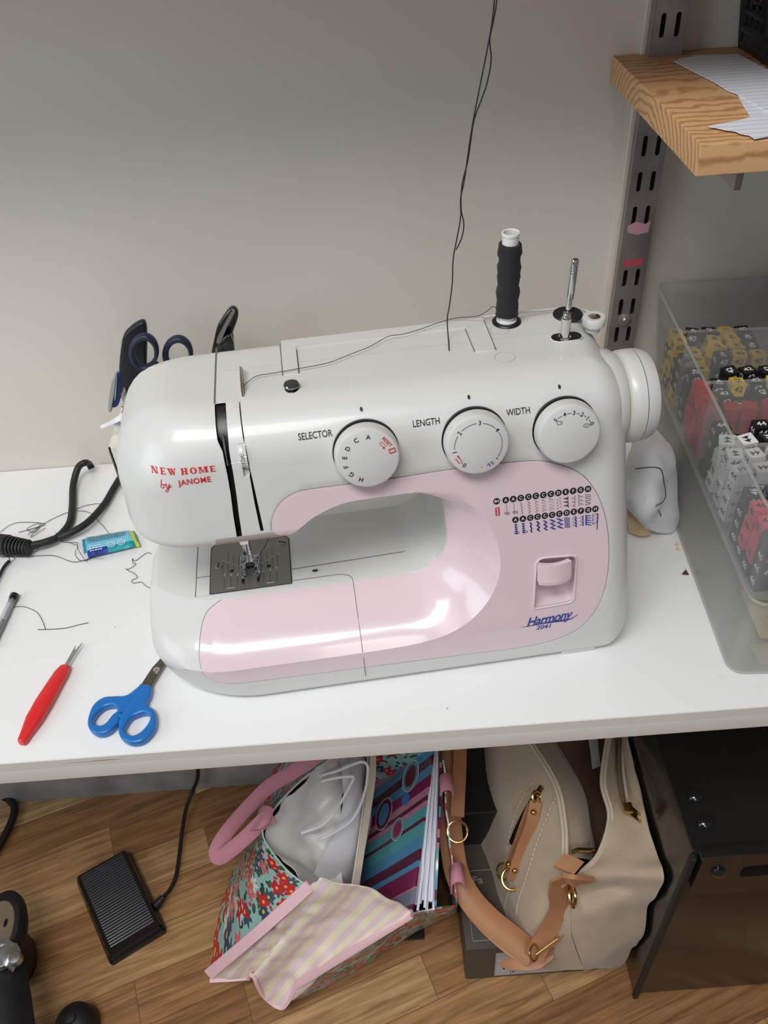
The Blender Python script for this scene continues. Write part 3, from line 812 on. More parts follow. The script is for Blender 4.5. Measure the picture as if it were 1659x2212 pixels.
pr = [(3.8, 0), (3.8, 0.8), (2.6, 1.2), (2.6, 6), (2.3, 10), (2.1, 13), (3.1, 14), (3.2, 36)]
for k in range(3): pr += [(3.2, 37 + 2.4 * k), (2.5, 37.6 + 2.4 * k), (2.5, 38.2 + 2.4 * k), (3.2, 38.8 + 2.4 * k)]
pr += [(3.2, 47), (2.6, 48.6), (1.2, 49.4), (0.1, 49.5)]
lathe(bm, [(r * S, z * S) for r, z in pr], 20, Mp)
obj('upright_spool_pin', bm, m_chrome, SM)
bm = bmesh.new()
ov = fillet([(337.5, 111.5, 7), (363.5, 111.5, 7), (363.5, 125.5, 7), (337.5, 125.5, 7)], 8)
v = [bm.verts.new(onT(p.x, p.y, 0.12)) for p in ov]; bm.faces.new(v)
v3 = [bm.verts.new(onT(350.5 + (p.x - 350.5) * 0.9, 118.5 + (p.y - 118.5) * 0.9, 0.13)) for p in ov]
obj('winder_slot', bm, m_black, SM, smooth=False)
bead('winder_slot_rim', [onT(p.x, p.y, 0.0) for p in ov], 0.5, m_white, closed=True)
bm = bmesh.new()
pr = [(5.4, -0.5), (5.2, 1.2), (4.0, 2.0), (4.0, 18), (3.0, 18.6), (3.0, 21), (2.4, 22.2), (0.2, 22.6)]
lathe(bm, [(r * S, z * S) for r, z in pr], 24, Matrix.Translation((348.5 * S, 117.5 * S, TOP * S)))
obj('winder_spindle', bm, m_chrome, SM)
bm = bmesh.new()
lathe(bm, [(6 * S, -1 * S), (6 * S, 4 * S), (9.2 * S, 4.6 * S), (9.5 * S, 6 * S), (9.5 * S, 11 * S), (8.8 * S, 12 * S), (5.4 * S, 12.1 * S), (5.2 * S, 11.4 * S), (0.1 * S, 11.4 * S)], 32, Matrix.Translation((375.5 * S, 127 * S, (TOP - 1.0) * S)))
stop = obj('winder_stopper', bm, m_white, SM)
bm = bmesh.new(); lathe(bm, [(4.9 * S, 0), (4.9 * S, 0.5 * S), (4.2 * S, 0.9 * S), (0.1 * S, 1.0 * S)], 20, Matrix.Translation((375.5 * S, 127 * S, (TOP + 10.3) * S)))
obj('stopper_screw', bm, m_chrome, stop)
# raised deck under the winder: subtle edge bead
bead('deck_edge', [onT(x, y, -0.2) for x, y in ((292, 166), (330, 167), (372, 165), (384, 150))], 0.9, m_white)
# hand wheel
bm = bmesh.new()
Mw = Matrix.Translation((0.375, 0.093, 0.217)) @ Matrix.Rotation(PI / 2, 4, 'Y')
lathe(bm, [(36 * S, -14 * S), (41 * S, -8 * S), (42 * S, 0), (41 * S, 8 * S), (38 * S, 12 * S), (33 * S, 13 * S), (33 * S, 14 * S), (0.5 * S, 14 * S)], 64, Mw)
obj('wheel_housing', bm, m_white, SM)
bm = bmesh.new()
lathe(bm, [(34 * S, 13 * S), (36.5 * S, 14 * S), (38.6 * S, 17 * S), (39 * S, 22 * S), (39.1 * S, 26.6 * S), (38.4 * S, 26.9 * S), (38.4 * S, 27.3 * S), (39 * S, 27.6 * S), (38.6 * S, 33 * S), (36.5 * S, 38 * S), (33.5 * S, 39.6 * S), (29 * S, 40.6 * S), (0.5 * S, 41 * S)], 64, Mw)
hw = obj('hand_wheel', bm, m_white, SM)
bm = bmesh.new(); lathe(bm, [(38.75 * S, 26.7 * S), (38.75 * S, 27.5 * S)], 64, Mw, cap=False); obj('wheel_seam', bm, m_seam, hw)
# feet
for (x, y) in ((351, 10.5), (366, 150), (15, 60), (15, 130)):
    bm = bmesh.new(); box(bm, (x - 16) * S, (x + 16) * S, (y - 9) * S, (y + 9) * S, 0, (14 if x > 300 else 6) * S, bev=0.0016); obj('foot', bm, m_white, SM)

# dials
SL = math.atan(0.25)
def dial(cx, cz, label, R=25.0):
    c = on(cx, cz, 0)
    Md = Matrix.Translation(c) @ Matrix.Rotation(PI / 2 - SL, 4, 'X') @ Matrix.Translation((0, 0, 0))
    bm = bmesh.new()
    pr = [(R * 0.97, -1), (R * 0.97, 1.0)]
    pr += [(R, 1.2), (R, 9.5), (R * 0.985, 10.2), (R * 0.975, 11.5), (R * 0.94, 13.0), (R * 0.88, 13.6), (0.2, 13.9)]
    lathe(bm, [(r * S, z * S) for r, z in pr], 180, Md, rfun=lambda r, z, a: r - (0.35 * S if (0.0011 < z < 0.0098 and int(round(a / (2 * PI) * 180)) % 2) else 0))
    d = obj('dial_knob', bm, m_white, SM); tag(d, label)
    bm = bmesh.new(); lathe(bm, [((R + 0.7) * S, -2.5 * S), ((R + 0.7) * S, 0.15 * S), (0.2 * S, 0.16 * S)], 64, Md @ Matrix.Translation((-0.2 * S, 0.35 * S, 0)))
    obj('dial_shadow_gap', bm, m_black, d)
    return d, (lambda x, y: Md @ Vector((x * S, y * S, 14.1 * S)))
d1, f1 = dial(174.3, 229.8, 'white selector dial lettered A to H')
d2, f2 = dial(258.8, 229.0, 'white stitch length dial numbered 0 to 4')
d3, f3 = dial(330.3, 228.2, 'white stitch width dial numbered 0 to 5')
def rad(bm, s, fn, ang, r, size, mi=0, **k):
    a = math.radians(ang); put_text(bm, s, fn, size, mi=mi, rot=a - PI / 2, off=(r * math.cos(a), r * math.sin(a)), **k)
bm = bmesh.new()
for s, a in (('A', 84), ('C', 115), ('D', 144), ('E', 169), ('F', 194), ('G', 219), ('H', 247)): rad(bm, s, f1, a, 17.5, 5.0, bold=0.012)
rad(bm, 'RESET', f1, 38, 19.5, 3.6, mi=1, bold=0.012)
a = math.radians(39); c, s_ = math.cos(a - PI / 2), math.sin(a - PI / 2)
loc = lambda x, y: (15.8 * math.cos(a) + x * c - y * s_, 15.8 * math.sin(a) + x * s_ + y * c)
put_line(bm, [loc(*p) for p in ((2.4, -1.2), (-2.4, -1.2), (-2.9, -.2), (-2.4, 1.0), (2.6, 1.0))], 0.45, f1, mi=1)
put_poly(bm, [loc(*p) for p in ((3.4, -1.2), (1.6, -.1), (1.6, -2.3))], f1, mi=1)
a2 = math.radians(13); c2, s2 = math.cos(a2 - PI / 2), math.sin(a2 - PI / 2)
loc2 = lambda x, y: (19 * math.cos(a2) + x * c2 - y * s2, 19 * math.sin(a2) + x * s2 + y * c2)
put_line(bm, [loc2(*p) for p in ((-1.5, -2.0), (1.5, -2.0), (1.5, 2.6), (-1.5, 2.6))], 1.0, f1, mi=1, closed=True)
obj('dial_letters', bm, [m_ink, m_red], d1, smooth=False)
bm = bmesh.new()
rr = 18.4
for s, a in (('3', 85), ('4', 37), ('2', 139), ('1', 189), ('0', 232)): rad(bm, s, f2, a, rr, 5.0, bold=0.006)
for a0, a1 in ((78, 44), (30, -36), (132, 92), (182, 146)):
    put_line(bm, [(rr * math.cos(math.radians(a0 + (a1 - a0) * k / 10)), rr * math.sin(math.radians(a0 + (a1 - a0) * k / 10))) for k in range(11)], 0.35, f2)
rad(bm, '+', f2, -41, rr, 4.2); rad(bm, '-', f2, -84, rr, 4.2); rad(bm, '-', f2, 224, rr, 4.2)
rad(bm, '·S.S.·', f2, -62, rr, 4.0, mi=2, bold=0.01)
a3 = math.radians(211); c3, s3 = math.cos(a3 - PI / 2), math.sin(a3 - PI / 2)
loc3 = lambda x, y: (rr * math.cos(a3) + x * c3 - y * s3, rr * math.sin(a3) + x * s3 + y * c3)
put_line(bm, [loc3(*p) for p in ((2.4, -1.3), (-2.8, -1.3), (-2.8, 1.3), (2.4, 1.3))], 0.6, f2, mi=1)
put_line(bm, [loc3(*p) for p in ((1.2, -1.3), (3.4, -1.3))], 1.0, f2, mi=1)
obj('dial_numerals', bm, [m_ink, m_red, m_blue], d2, smooth=False)
bm = bmesh.new()
for s, a in (('0', 24), ('1', 43), ('2', 61), ('3', 82), ('4', 105), ('5', 130)): rad(bm, s, f3, a, 18.0, 4.8, bold=0.006)
for a0, a1 in ((29, 38), (48, 56), (67, 76), (88, 99), (111, 124)):
    put_line(bm, [(18 * math.cos(math.radians(a)), 18 * math.sin(math.radians(a))) for a in (a0, a1)], 0.35, f3)
for a in (27, 127):
    cc = (14.0 * math.cos(math.radians(a)), 14.0 * math.sin(math.radians(a)))
    put_line(bm, [(cc[0] + x, cc[1] + y) for x, y in circ(0, 0, 2.2, 16, 1.5)], 0.3, f3, closed=True)
    put_poly(bm, circ(cc[0] + (0.6 if a > 90 else 0), cc[1], 0.4, 8), f3)
obj('dial_numerals', bm, [m_ink], d3, smooth=False)
sf = lambda x, z: on(x, z, 0.5)
pfn = lambda x, z: on(x, z, 0.95)
for cap, cx_, cz_ in (('SELECTOR', 137.2, 246.0), ('LENGTH', 222.5, 245.2), ('WIDTH', 294.3, 244.8)):
    bm = bmesh.new(); put_text(bm, cap, sf, 6.0, off=(cx_, cz_), bold=0.008, sx=0.93); obj('dial_caption', bm, m_ink, SM, smooth=False)
for x, z in ((174.6, 256.8), (257.7, 256.2), (328.8, 255.8)):
    bm = bmesh.new(); put_poly(bm, circ(x, z, 1.15, 12), sf); obj('pointer_dot', bm, m_ink, SM, smooth=False)

# red lettering with serifs
def serif(bm, ch, x, z, h, w, fn):
    th, tn = w * 0.27, w * 0.10; q = lambda pts: put_poly(bm, [(x + a * w, z + b * h) for a, b in pts], fn)
    T_, t_ = 0.27, 0.10; sv = 0.10
    def stem(a, t, y0=0, y1=1): q(((a, y0), (a + t, y0), (a + t, y1), (a, y1)))
    def ser(a, t, y): q(((a - 0.1, y), (a + t + 0.1, y), (a + t + 0.1, y + sv), (a - 0.1, y + sv)))
    if ch == 'N': stem(0.1, t_); ser(0.1, t_, 0); ser(0.08, t_, 1 - sv); q(((0.05, 1), (0.36, 1), (0.9, 0), (0.62, 0))); stem(0.82, t_); ser(0.8, t_, 1 - sv)
    if ch in 'EM' and ch == 'E':
        stem(0.12, T_); q(((0, 0), (0.9, 0), (0.9, .1), (0, .1))); q(((0, .9), (0.86, .9), (0.86, 1), (0, 1))); q(((.3, .46), (.66, .46), (.66, .56), (.3, .56)))
        q(((.8, 0), (.92, 0), (.92, .34), (.84, .2))); q(((.78, 1), (.88, 1), (.88, .7), (.8, .82))); q(((.6, .34), (.68, .34), (.68, .68), (.6, .68)))
    if ch == 'W':
        for a in (0.0, 0.42): q(((a, 1), (a + .26, 1), (a + .42, 0), (a + .26, 0))); q(((a + .34, 0), (a + .44, 0), (a + .62, 1), (a + .54, 1)))
        q(((-.1, .9), (.36, .9), (.36, 1), (-.1, 1))); q(((.88, .9), (1.16, .9), (1.16, 1), (.88, 1)))
    if ch == 'H': stem(0.1, T_); stem(0.68, T_); ser(0.1, T_, 0); ser(0.1, T_, 1 - sv); ser(.68, T_, 0); ser(.68, T_, 1 - sv); q(((.3, .45), (.75, .45), (.75, .55), (.3, .55)))
    if ch == 'O':
        n = 20
        for k in range(n):
            a0, a1 = 2 * PI * k / n, 2 * PI * (k + 1) / n
            q(((.5 + .5 * math.cos(a0), .5 + .52 * math.sin(a0)), (.5 + .5 * math.cos(a1), .5 + .52 * math.sin(a1)), (.5 + .24 * math.cos(a1), .5 + .43 * math.sin(a1)), (.5 + .24 * math.cos(a0), .5 + .43 * math.sin(a0))))
    if ch == 'M': stem(0.05, t_); ser(0.04, t_, 0); q(((0, 1), (.3, 1), (.56, 0.02), (.44, 0.02))); q(((.44, 0.02), (.5, 0.02), (.88, 1), (.78, 1))); stem(0.8, T_); ser(0.8, T_, 0); ser(.8, T_, 1 - sv); ser(.02, T_, 1 - sv)
bm = bmesh.new()
xs = 10.5
for i, (ch, w, adv) in enumerate((('N', 5.2, 7.0), ('E', 4.4, 5.9), ('W', 5.4, 9.8), ('H', 4.9, 6.9), ('O', 5.0, 6.6), ('M', 6.0, 8.3), ('E', 4.4, 6))):
    serif(bm, ch, xs, 230.6 - 0.02 * (xs - 10), 4.6, w, sf); xs += adv
put_text(bm, 'JANOME', sf, 6.1, off=(42.0, 223.8), bold=0.018, sx=0.98, space=1.12)
by = crom([(17.2, 227, 0), (16.4, 223.5, 0), (15.8, 220.8, 0), (17.0, 220.2, 0), (18.4, 221.6, 0), (17.8, 223.2, 0), (16.8, 222.6, 0)], 4)
put_line(bm, [(p.x, p.y) for p in by], 0.5, sf)
by = crom([(18.6, 222.6, 0), (20.4, 223.6, 0), (19.9, 221.2, 0), (21.0, 220.6, 0), (22.8, 223.8, 0), (21.6, 220.0, 0), (19.8, 217.2, 0), (18.6, 217.8, 0), (20.2, 219.6, 0), (24.2, 222.0, 0)], 4)
put_line(bm, [(p.x, p.y) for p in by], 0.5, sf)
obj('maker_lettering', bm, m_red, SM, smooth=False)

# Harmony 2041
bm = bmesh.new()
bl = lambda x, z: pfn(x, z + (x - 318) * 0.075)
put_text(bm, 'Harmony', bl, 13.5, off=(318.5, 54.5), bold=0.014, shear=0.35, sx=0.83, space=0.92)
put_text(bm, '2041', pfn, 6.6, off=(314.5, 46.0), bold=0.012, shear=0.2, sx=1.05)
sw = [(293, 50.2), (300, 50.4), (312, 51.2), (322, 51.5), (334, 50.6), (340, 51.2), (345, 54.5)]
sw2 = [(345, 54.0), (340, 50.2), (334, 49.0), (322, 49.6), (312, 50.0), (300, 49.8), (293, 50.0)]
put_poly(bm, [(x, z + (x - 318) * 0.03) for x, z in sw + sw2], pfn)
obj('model_lettering', bm, m_blue, panel, smooth=False)

# stitch chart
bmI = bmesh.new()   # 0 ink 1 white 2 red 3 blue
def cp(cx, cy):      # chart crop pixels (5.925 px per photo px) -> local
    dx = (cx - 190) / 5.925; dy = (cy - 303) / 5.925
    return 274.7 + dx * 0.3862 + dy * 0.047, 174.4 - dy * 0.3862 * 1.06 - dx * 0.0525 * 0.0 - dx * 0.0595 + 0.0
fI = pfn; fW = lambda x, z: on(x, z, 1.1)
def chart_pt(cx, cy):
    # affine: image right/up tilt of the rows -> local x,z
    dx = (cx - 190); dy = (cy - 303)
    return 274.7 + dx * 0.0652 + dy * 0.009, 174.5 - dy * 0.0715 - dx * 0.0083
row1 = [('BH', 190, 303), ('A', 307, 290), ('A', 403, 278), ('C', 500, 266), ('C', 598, 254), ('C', 694, 242), ('C', 791, 232), ('C', 888, 220), ('D', 984, 208), ('E', 1080, 197), ('F', 1176, 186), ('G', 1273, 174), ('H', 1369, 163)]
row2 = [('A', 392, 543), ('A', 488, 531), ('C', 585, 519), ('C', 680, 507), ('C', 775, 497), ('C', 870, 486), ('C', 965, 474), ('D', 1060, 463), ('E', 1155, 451), ('F', 1248, 440), ('G', 1344, 430), ('H', 1438, 418)]
for r in (row1, row2):
    for s, cx, cy in r:
        x, z = chart_pt(cx, cy); put_poly(bmI, circ(x, z, 2.75, 20, 2.85), fI, 0)
        put_text(bmI, s, fW, 3.9 if len(s) == 1 else 3.2, mi=1, off=(x, z), bold=0.012, sx=0.95)
def gl(pts, cx, cy, w, mi, closed=False): put_line(bmI, [chart_pt(cx + a - 0.06 * b, cy + b) for a, b in pts], w * 1.35, fI, mi, closed)
gl([(-18, 85), (18, 78), (14, 178), (-22, 184)], 190, 303, 0.9, 2, True)
for i, (s, cx, cy) in enumerate(row1[1:]):
    if i < 2:
        for k in range(6): gl([(2, 55 + 24 * k), (2, 72 + 24 * k)], cx, cy, 0.28, 0)
        gl([(x + (12 if i else 0), y + 168) for x, y in circ(0, 0, 34, 14, 13)], cx, cy, 0.26, 0, True)
    elif i < 7:
        w = (10, 15, 20, 27, 35)[i - 2]; n = 8; gl([((w if k % 2 else -w), 60 + 145 * k / n) for k in range(n + 1)], cx, cy, 0.3, 0)
    elif i == 7: 
        for k in range(4): gl([((32 if k % 2 else -32) * u, 60 + 36 * (k + (u + 1) / 2 if k % 2 == 0 else k + (1 - u) / 2)) for u in (-1, -.3)], cx, cy, 0.28, 0); gl([((32 if k % 2 else -32) * u, 60 + 36 * (k + (u + 1) / 2 if k % 2 == 0 else k + (1 - u) / 2)) for u in (.2, .9)], cx, cy, 0.28, 0)
    elif i == 8: gl([(30, 60), (22, 75), (-36, 82), (24, 92), (22, 120), (-36, 126), (24, 136), (22, 165), (-36, 172), (24, 182), (26, 196)], cx, cy, 0.6, 0)
    elif i == 9: gl([(26, 60), (22, 74), (-24, 92), (22, 100), (18, 125), (-26, 140), (20, 148), (16, 174), (-26, 186), (18, 196), (10, 205)], cx, cy, 0.3, 0)
    elif i == 10: gl([(-36, 60), (-34, 74), (34, 84), (-36, 96), (-34, 118), (32, 134), (-38, 142), (-36, 164), (30, 182), (-38, 192), (-40, 208)], cx, cy, 0.3, 0)
    else: gl([(-40, 66), (-38, 74), (28, 76), (28, 96), (-38, 100), (-38, 120), (26, 124), (24, 144), (-40, 150), (-42, 166), (22, 172), (20, 188), (-42, 196), (-44, 208)], cx, cy, 0.3, 0)
for i, (s, cx, cy) in enumerate(row2):
    if i < 2:
        for k in range(5): gl([(-2, 56 + 28 * k), (-2, 76 + 28 * k)], cx, cy, 1.5, 3)
        gl([(x + (12 if i else 0), y + 168) for x, y in circ(0, 0, 34, 14, 12)], cx, cy, 0.26, 3, True)
    elif i < 7:
        w = (8, 14, 19, 25, 30)[i - 2]; n = 5
        for dx in np.linspace(-1, 1, 5): gl([((w if k % 2 else -w) + dx * w * 0.55, 62 + 128 * k / n) for k in range(n + 1)], cx, cy, 0.42 if i < 4 else 0.3, 3)
    elif i == 7:
        for q in (-24, 0, 24):
            gl([((q + (10 if k % 2 else -10)), 62 + 22 * k) for k in range(7)], cx, cy, 0.3, 3); gl([((q + (-10 if k % 2 else 10)), 62 + 22 * k) for k in range(7)], cx, cy, 0.3, 3)
    elif i == 8:
        for k in range(3): gl([(20, 60 + 44 * k), (-30, 90 + 44 * k), (22, 100 + 44 * k)], cx, cy, 0.3, 3)
        gl([(20 + (8 if k % 2 else -6), 60 + 20 * k) for k in range(8)], cx, cy, 0.8, 3)
    elif i == 9:
        for k in range(3): gl([(22, 62 + 46 * k), (-28, 94 + 46 * k), (20, 104 + 46 * k)], cx, cy, 0.3, 3, True)
        gl([(22, 62), (20, 196)], cx, cy, 0.6, 3)
    elif i == 10:
        gl([(-30, 66), (-36, 198)], cx, cy, 0.9, 3)
        for k in range(5): gl([(-32, 70 + 30 * k), (32, 78 + 30 * k)], cx, cy, 0.5, 3)
    else:
        gl([(-34, 66), (34, 60), (22, 190), (-46, 200)], cx, cy, 0.35, 3, True); gl([(30, 62), (-36, 98), (26, 112), (-40, 148), (22, 158), (-44, 198)], cx, cy, 0.3, 3)
        gl([(30, 60), (12, 270)], cx, cy, 0.5, 0)
obj('stitch_chart', bmI, [m_ink, m_paper, m_red, m_blue], panel, smooth=False)

def ML(x, y, z):                              # machine-local mm -> world
    return Vector(SM.location) + Matrix.Rotation(math.radians(4.8), 3, 'Z') @ (Vector((x, y, z)) * S)
# thread spool on the pin
bm = bmesh.new()
sp = thing('thread_spool', 'black thread spool on a white tube, standing on the rear spool pin', 'thread spool', ML(309, 153, TOP + 1.9))
lathe(bm, [(8.6 * S, 0), (8.6 * S, 1 * S), (6.6 * S, 1.4 * S), (6.6 * S, 74 * S), (7.2 * S, 74.5 * S), (7.2 * S, 76.5 * S), (6.4 * S, 76.8 * S), (5.6 * S, 76.4 * S), (5.4 * S, 60 * S), (0.3 * S, 59.5 * S)], 32)
obj('tube', bm, mat('white_spool_plastic', srgb(228, 226, 224), 0.45), sp)
m_yarn = mat('wound_black_thread', srgb(22, 24, 28), 0.8, sheen=0.1)
nt = m_yarn.node_tree; tcn = nt.nodes.new('ShaderNodeTexCoord'); wv = nt.nodes.new('ShaderNodeTexWave'); wv.bands_direction = 'Z'; wv.inputs['Scale'].default_value = 420; wv.inputs['Distortion'].default_value = 3.0; wv.inputs['Detail Scale'].default_value = 0.3
bpn = nt.nodes.new('ShaderNodeBump'); bpn.inputs['Strength'].default_value = 0.5; bpn.inputs['Distance'].default_value = 0.0006
nt.links.new(tcn.outputs['Object'], wv.inputs['Vector']); nt.links.new(wv.outputs['Fac'], bpn.inputs['Height']); nt.links.new(bpn.outputs['Normal'], nt.nodes['Principled BSDF'].inputs['Normal'])
bm = bmesh.new()
pr = [(6.7, 5)] + [(9.2 + 0.35 * math.sin(z * 0.55) , z) for z in np.linspace(5.5, 66, 44)] + [(8.6, 67.4), (6.7, 67.6)]
lathe(bm, [(r * S, z * S) for r, z in pr], 40, rfun=lambda r, z, a: r + 0.00032 * (1 if math.sin(a * 2 + z * 330) > 0 else -1) * (1 if r > 0.008 else 0))
obj('winding', bm, m_yarn, sp, angle=60)
# ------------------------------------------------------------------ threads
def thread(name, pts, label, parent=None, r=0.00035, group=None, n=6):
    bm = bmesh.new(); tube(bm, crom(pts, n), r, 5)
    o = obj(name, bm, m_thread, parent)
    if parent is None: tag(o, label, 'thread', group)
    return o
mt = lambda px, py, h=TOP * S + 0.0012: at(px, py, h)
pts = [at(1078, 672, 0.30), at(1066, 662, 0.295), at(1052, 672, 0.283), at(1030, 683, 0.273), at(985, 687, 0.270), at(945, 698, 0.270), at(905, 712, 0.2695), at(870, 722, 0.269), at(838, 727, 0.269),
       at(800, 748, 0.2685), at(765, 762, 0.2685), at(720, 780, 0.2685), at(690, 788, 0.2682), at(640, 797, 0.2680), at(590, 806, 0.2680), at(555, 812, 0.2680), at(537, 824, 0.2682), at(526, 834, 0.270)]
thread('sewing_thread', pts, 'thin black thread running from the spool across the machine top to the guide', r=0.00028)
PT = lambda px, py: atY(px, py, 0.60)
a_ = [(1071, -60), (1068, 0), (1061, 60), (1046, 140), (1030, 220), (1018, 285), (1010, 340), (1003, 390), (995, 430), (995, 470), (986, 520), (979, 560), (977, 610), (971, 660), (966, 690), (968, 725)]
ptsA = [PT(*p) for p in a_] + [at(970, 757, TOP * S + 0.0008)]
thread('hanging_thread', ptsA, 'long black thread hanging down the wall and ending on the machine top', r=0.0005)
b_ = [(1075, -60), (1073, 0), (1066, 45), (1058, 85), (1061, 130), (1052, 180), (1040, 215), (1024, 260), (1016, 310), (1010, 350), (998, 400), (996, 450), (1002, 485), (997, 515), (985, 540)]
thread('hanging_thread', [atY(x, y, 0.607) for x, y in b_], 'shorter black thread hanging beside the long one with its end free above the machine', r=0.0005)
thread('sewing_thread', [at(588, 1148, 0.13), at(575, 1175, 0.10), at(560, 1200, 0.083), at(552, 1210, 0.0785)], 'short black thread slanting up from the presser foot over the needle plate', r=0.0003)
z0 = 0.0006
thread('thread_scrap', [at(x, y, z0) for x, y in ((28, 1312), (48, 1310), (68, 1316), (82, 1325), (92, 1342), (98, 1359))], 'curved black thread scrap starting at the pen end', r=0.0003)
thread('thread_scrap', [at(x, y, z0 + 0.0006) for x, y in ((81, 1360), (115, 1359), (145, 1356), (168, 1350), (191, 1345))], 'straight black thread scrap between the pen and the seam ripper', r=0.0003)
zz = [(327, 1196), (318, 1194), (305, 1202), (298, 1208), (290, 1212), (286, 1206), (287, 1216), (294, 1218), (284, 1226), (275, 1230), (271, 1228), (280, 1234), (289, 1238), (297, 1247), (284, 1254), (290, 1260), (305, 1257), (315, 1266), (326, 1271)]
thread('thread_scrap', [at(x, y, z0 + 0.0003 * (i % 3)) for i, (x, y) in enumerate(zz)], 'crinkled black thread scrap lying left of the machine base', n=3, r=0.0003)
rs = random.Random(3)
loops = [[(0, 1150), (20, 1135), (45, 1128), (90, 1130), (96, 1134), (70, 1142), (40, 1150)], [(60, 1155), (100, 1128), (150, 1106), (190, 1106), (215, 1128), (235, 1152)],
         [(60, 1145), (85, 1138), (75, 1150), (58, 1142), (88, 1130), (66, 1160), (98, 1140)], [(160, 1102), (185, 1092), (215, 1088), (235, 1092)], [(125, 1165), (150, 1172), (168, 1180), (162, 1195), (172, 1210), (190, 1208), (212, 1192)],
         [(0, 1203), (60, 1202), (115, 1200), (150, 1212), (170, 1213), (200, 1204), (212, 1196)], [(15, 1190), (22, 1212), (32, 1205), (15, 1200), (40, 1196), (80, 1190), (78, 1172)], [(120, 1150), (135, 1170), (165, 1172), (168, 1185), (185, 1212), (190, 1206)]]
bm = bmesh.new()
for k, lp in enumerate(loops):
    tube(bm, crom([at(x, y, 0.0008 + 0.0012 * rs.random() + (0.0 if not (165 < x < 300 and 1130 < y < 1200) else 0.018)) for x, y in lp], 6), 0.0003, 5)
tag(obj('thread_tangle', bm, m_thread), 'tangle of black thread around the cable and the blue wrapper', 'thread', kind='stuff')

# ------------------------------------------------------------------ scissors, seam ripper, pen, wrapper
m_bluepl = mat('blue_plastic', srgb(22, 108, 184), 0.33, coat=0.2)
m_blade = mat('scissor_steel', srgb(128, 122, 112), 0.3, metal=0.9)
def ring_handle(bm, outer_pts, inner_pts, z0, z1):
    prism(bm, [(p.x, p.y) for p in crom(outer_pts, 5, True)], z0, z1, 1.0, None, 0, [[(p.x, p.y) for p in crom(inner_pts, 5, True)]])
sc = thing('scissors', 'small scissors with bright blue plastic handles lying half under the machine', 'scissors')
G = lambda px, py: (lambda p: (p.x, p.y, 0))(at(px, py, 0.005))
oL = [G(*p) for p in ((307, 1480), (296, 1490), (275, 1505), (252, 1507), (225, 1510), (202, 1528), (191, 1560), (196, 1580), (215, 1590), (238, 1583), (258, 1562), (262, 1546), (283, 1530), (303, 1505), (314, 1488))]
iL = [G(*p) for p in ((249, 1528), (228, 1530), (210, 1545), (202, 1562), (212, 1570), (228, 1567), (244, 1548), (255, 1538))]
oR = [G(*p) for p in ((312, 1484), (328, 1486), (326, 1505), (318, 1525), (332, 1535), (339, 1555), (334, 1580), (312, 1603), (285, 1609), (262, 1596), (257, 1572), (262, 1550), (276, 1530), (293, 1510))]
iR = [G(*p) for p in ((300, 1546), (284, 1554), (272, 1572), (271, 1583), (285, 1592), (303, 1586), (320, 1568), (326, 1550), (314, 1543))]
for o_, i_ in ((oL, iL), (oR, iR)):
    bm = bmesh.new(); ring_handle(bm, o_, i_, 0.0008, 0.0088)
    es = [e for e in bm.edges if len(e.link_faces) == 2 and abs(e.link_faces[0].normal.z - e.link_faces[1].normal.z) > 0.5]
    bmesh.ops.bevel(bm, geom=es, offset=0.0022, segments=4, profile=0.5, affect='EDGES')
    obj('handle', bm, m_bluepl, sc, angle=60)
bm = bmesh.new(); prism(bm, [G(*p)[:2] for p in ((303, 1478), (328, 1440), (342, 1425), (352, 1412), (362, 1402), (350, 1440), (322, 1484))], 0.0022, 0.0036); obj('blade', bm, m_blade, sc, angle=20)
bm = bmesh.new(); prism(bm, [G(*p)[:2] for p in ((309, 1481), (321, 1457), (345, 1427), (365, 1408), (368, 1412), (356, 1436), (335, 1470), (326, 1487))], 0.0040, 0.0054); obj('blade', bm, m_blade, sc, angle=20)
p = at(338, 1447, 0.006); bm = bmesh.new(); lathe(bm, [(0.0032, 0), (0.0031, 0.0008), (0.002, 0.0012), (0.0017, 0.0011), (0.0014, 0.0018), (0.0002, 0.0021)], 20, Matrix.Translation((p.x, p.y, 0.0053))); obj('pivot_screw', bm, m_chrome, sc)
p = at(262, 1551, 0.005); bm = bmesh.new(); lathe(bm, [(0.0024, 0), (0.0028, 0.004), (0.0018, 0.0075), (0.0003, 0.008)], 16, Matrix.Translation((p.x, p.y, 0.001))); obj('handle_stop', bm, m_bluepl, sc)

sr = thing('seam_ripper', 'red-handled seam ripper with a forked steel tip lying at the desk front left', 'seam ripper')
A = at(45, 1604, 0.005); B = at(143, 1437, 0.005); d = (B - A); Ln = d.length; d.normalize(); nrm = Vector((-d.y, d.x, 0))
m_redpl = mat('red_plastic', srgb(214, 38, 40), 0.35, coat=0.2)
bm = bmesh.new(); rings = []
for t, w, h in ((0, .0028, .0028), (.02, .0042, .0036), (.1, .0050, .004), (.28, .0076, .005), (.5, .0080, .0052), (.72, .0070, .005), (.88, .0066, .0045), (.97, .0052, .0038), (1, .0040, .003)):
    rings.append([bm.verts.new(A + d * Ln * t + nrm * w * math.copysign(abs(math.cos(a)) ** 0.6, math.cos(a)) + Vector((0, 0, h * math.copysign(abs(math.sin(a)) ** 0.6, math.sin(a)) + (h - 0.0048)))) for a in [2 * PI * k / 16 for k in range(16)]])
for i in range(len(rings) - 1):
    for k in range(16): bm.faces.new((rings[i][k], rings[i][(k + 1) % 16], rings[i + 1][(k + 1) % 16], rings[i + 1][k]))
bm.faces.new(rings[0][::-1]); bm.faces.new(rings[-1]); bmesh.ops.recalc_face_normals(bm, faces=bm.faces)
obj('handle', bm, m_redpl, sr)
bm = bmesh.new()
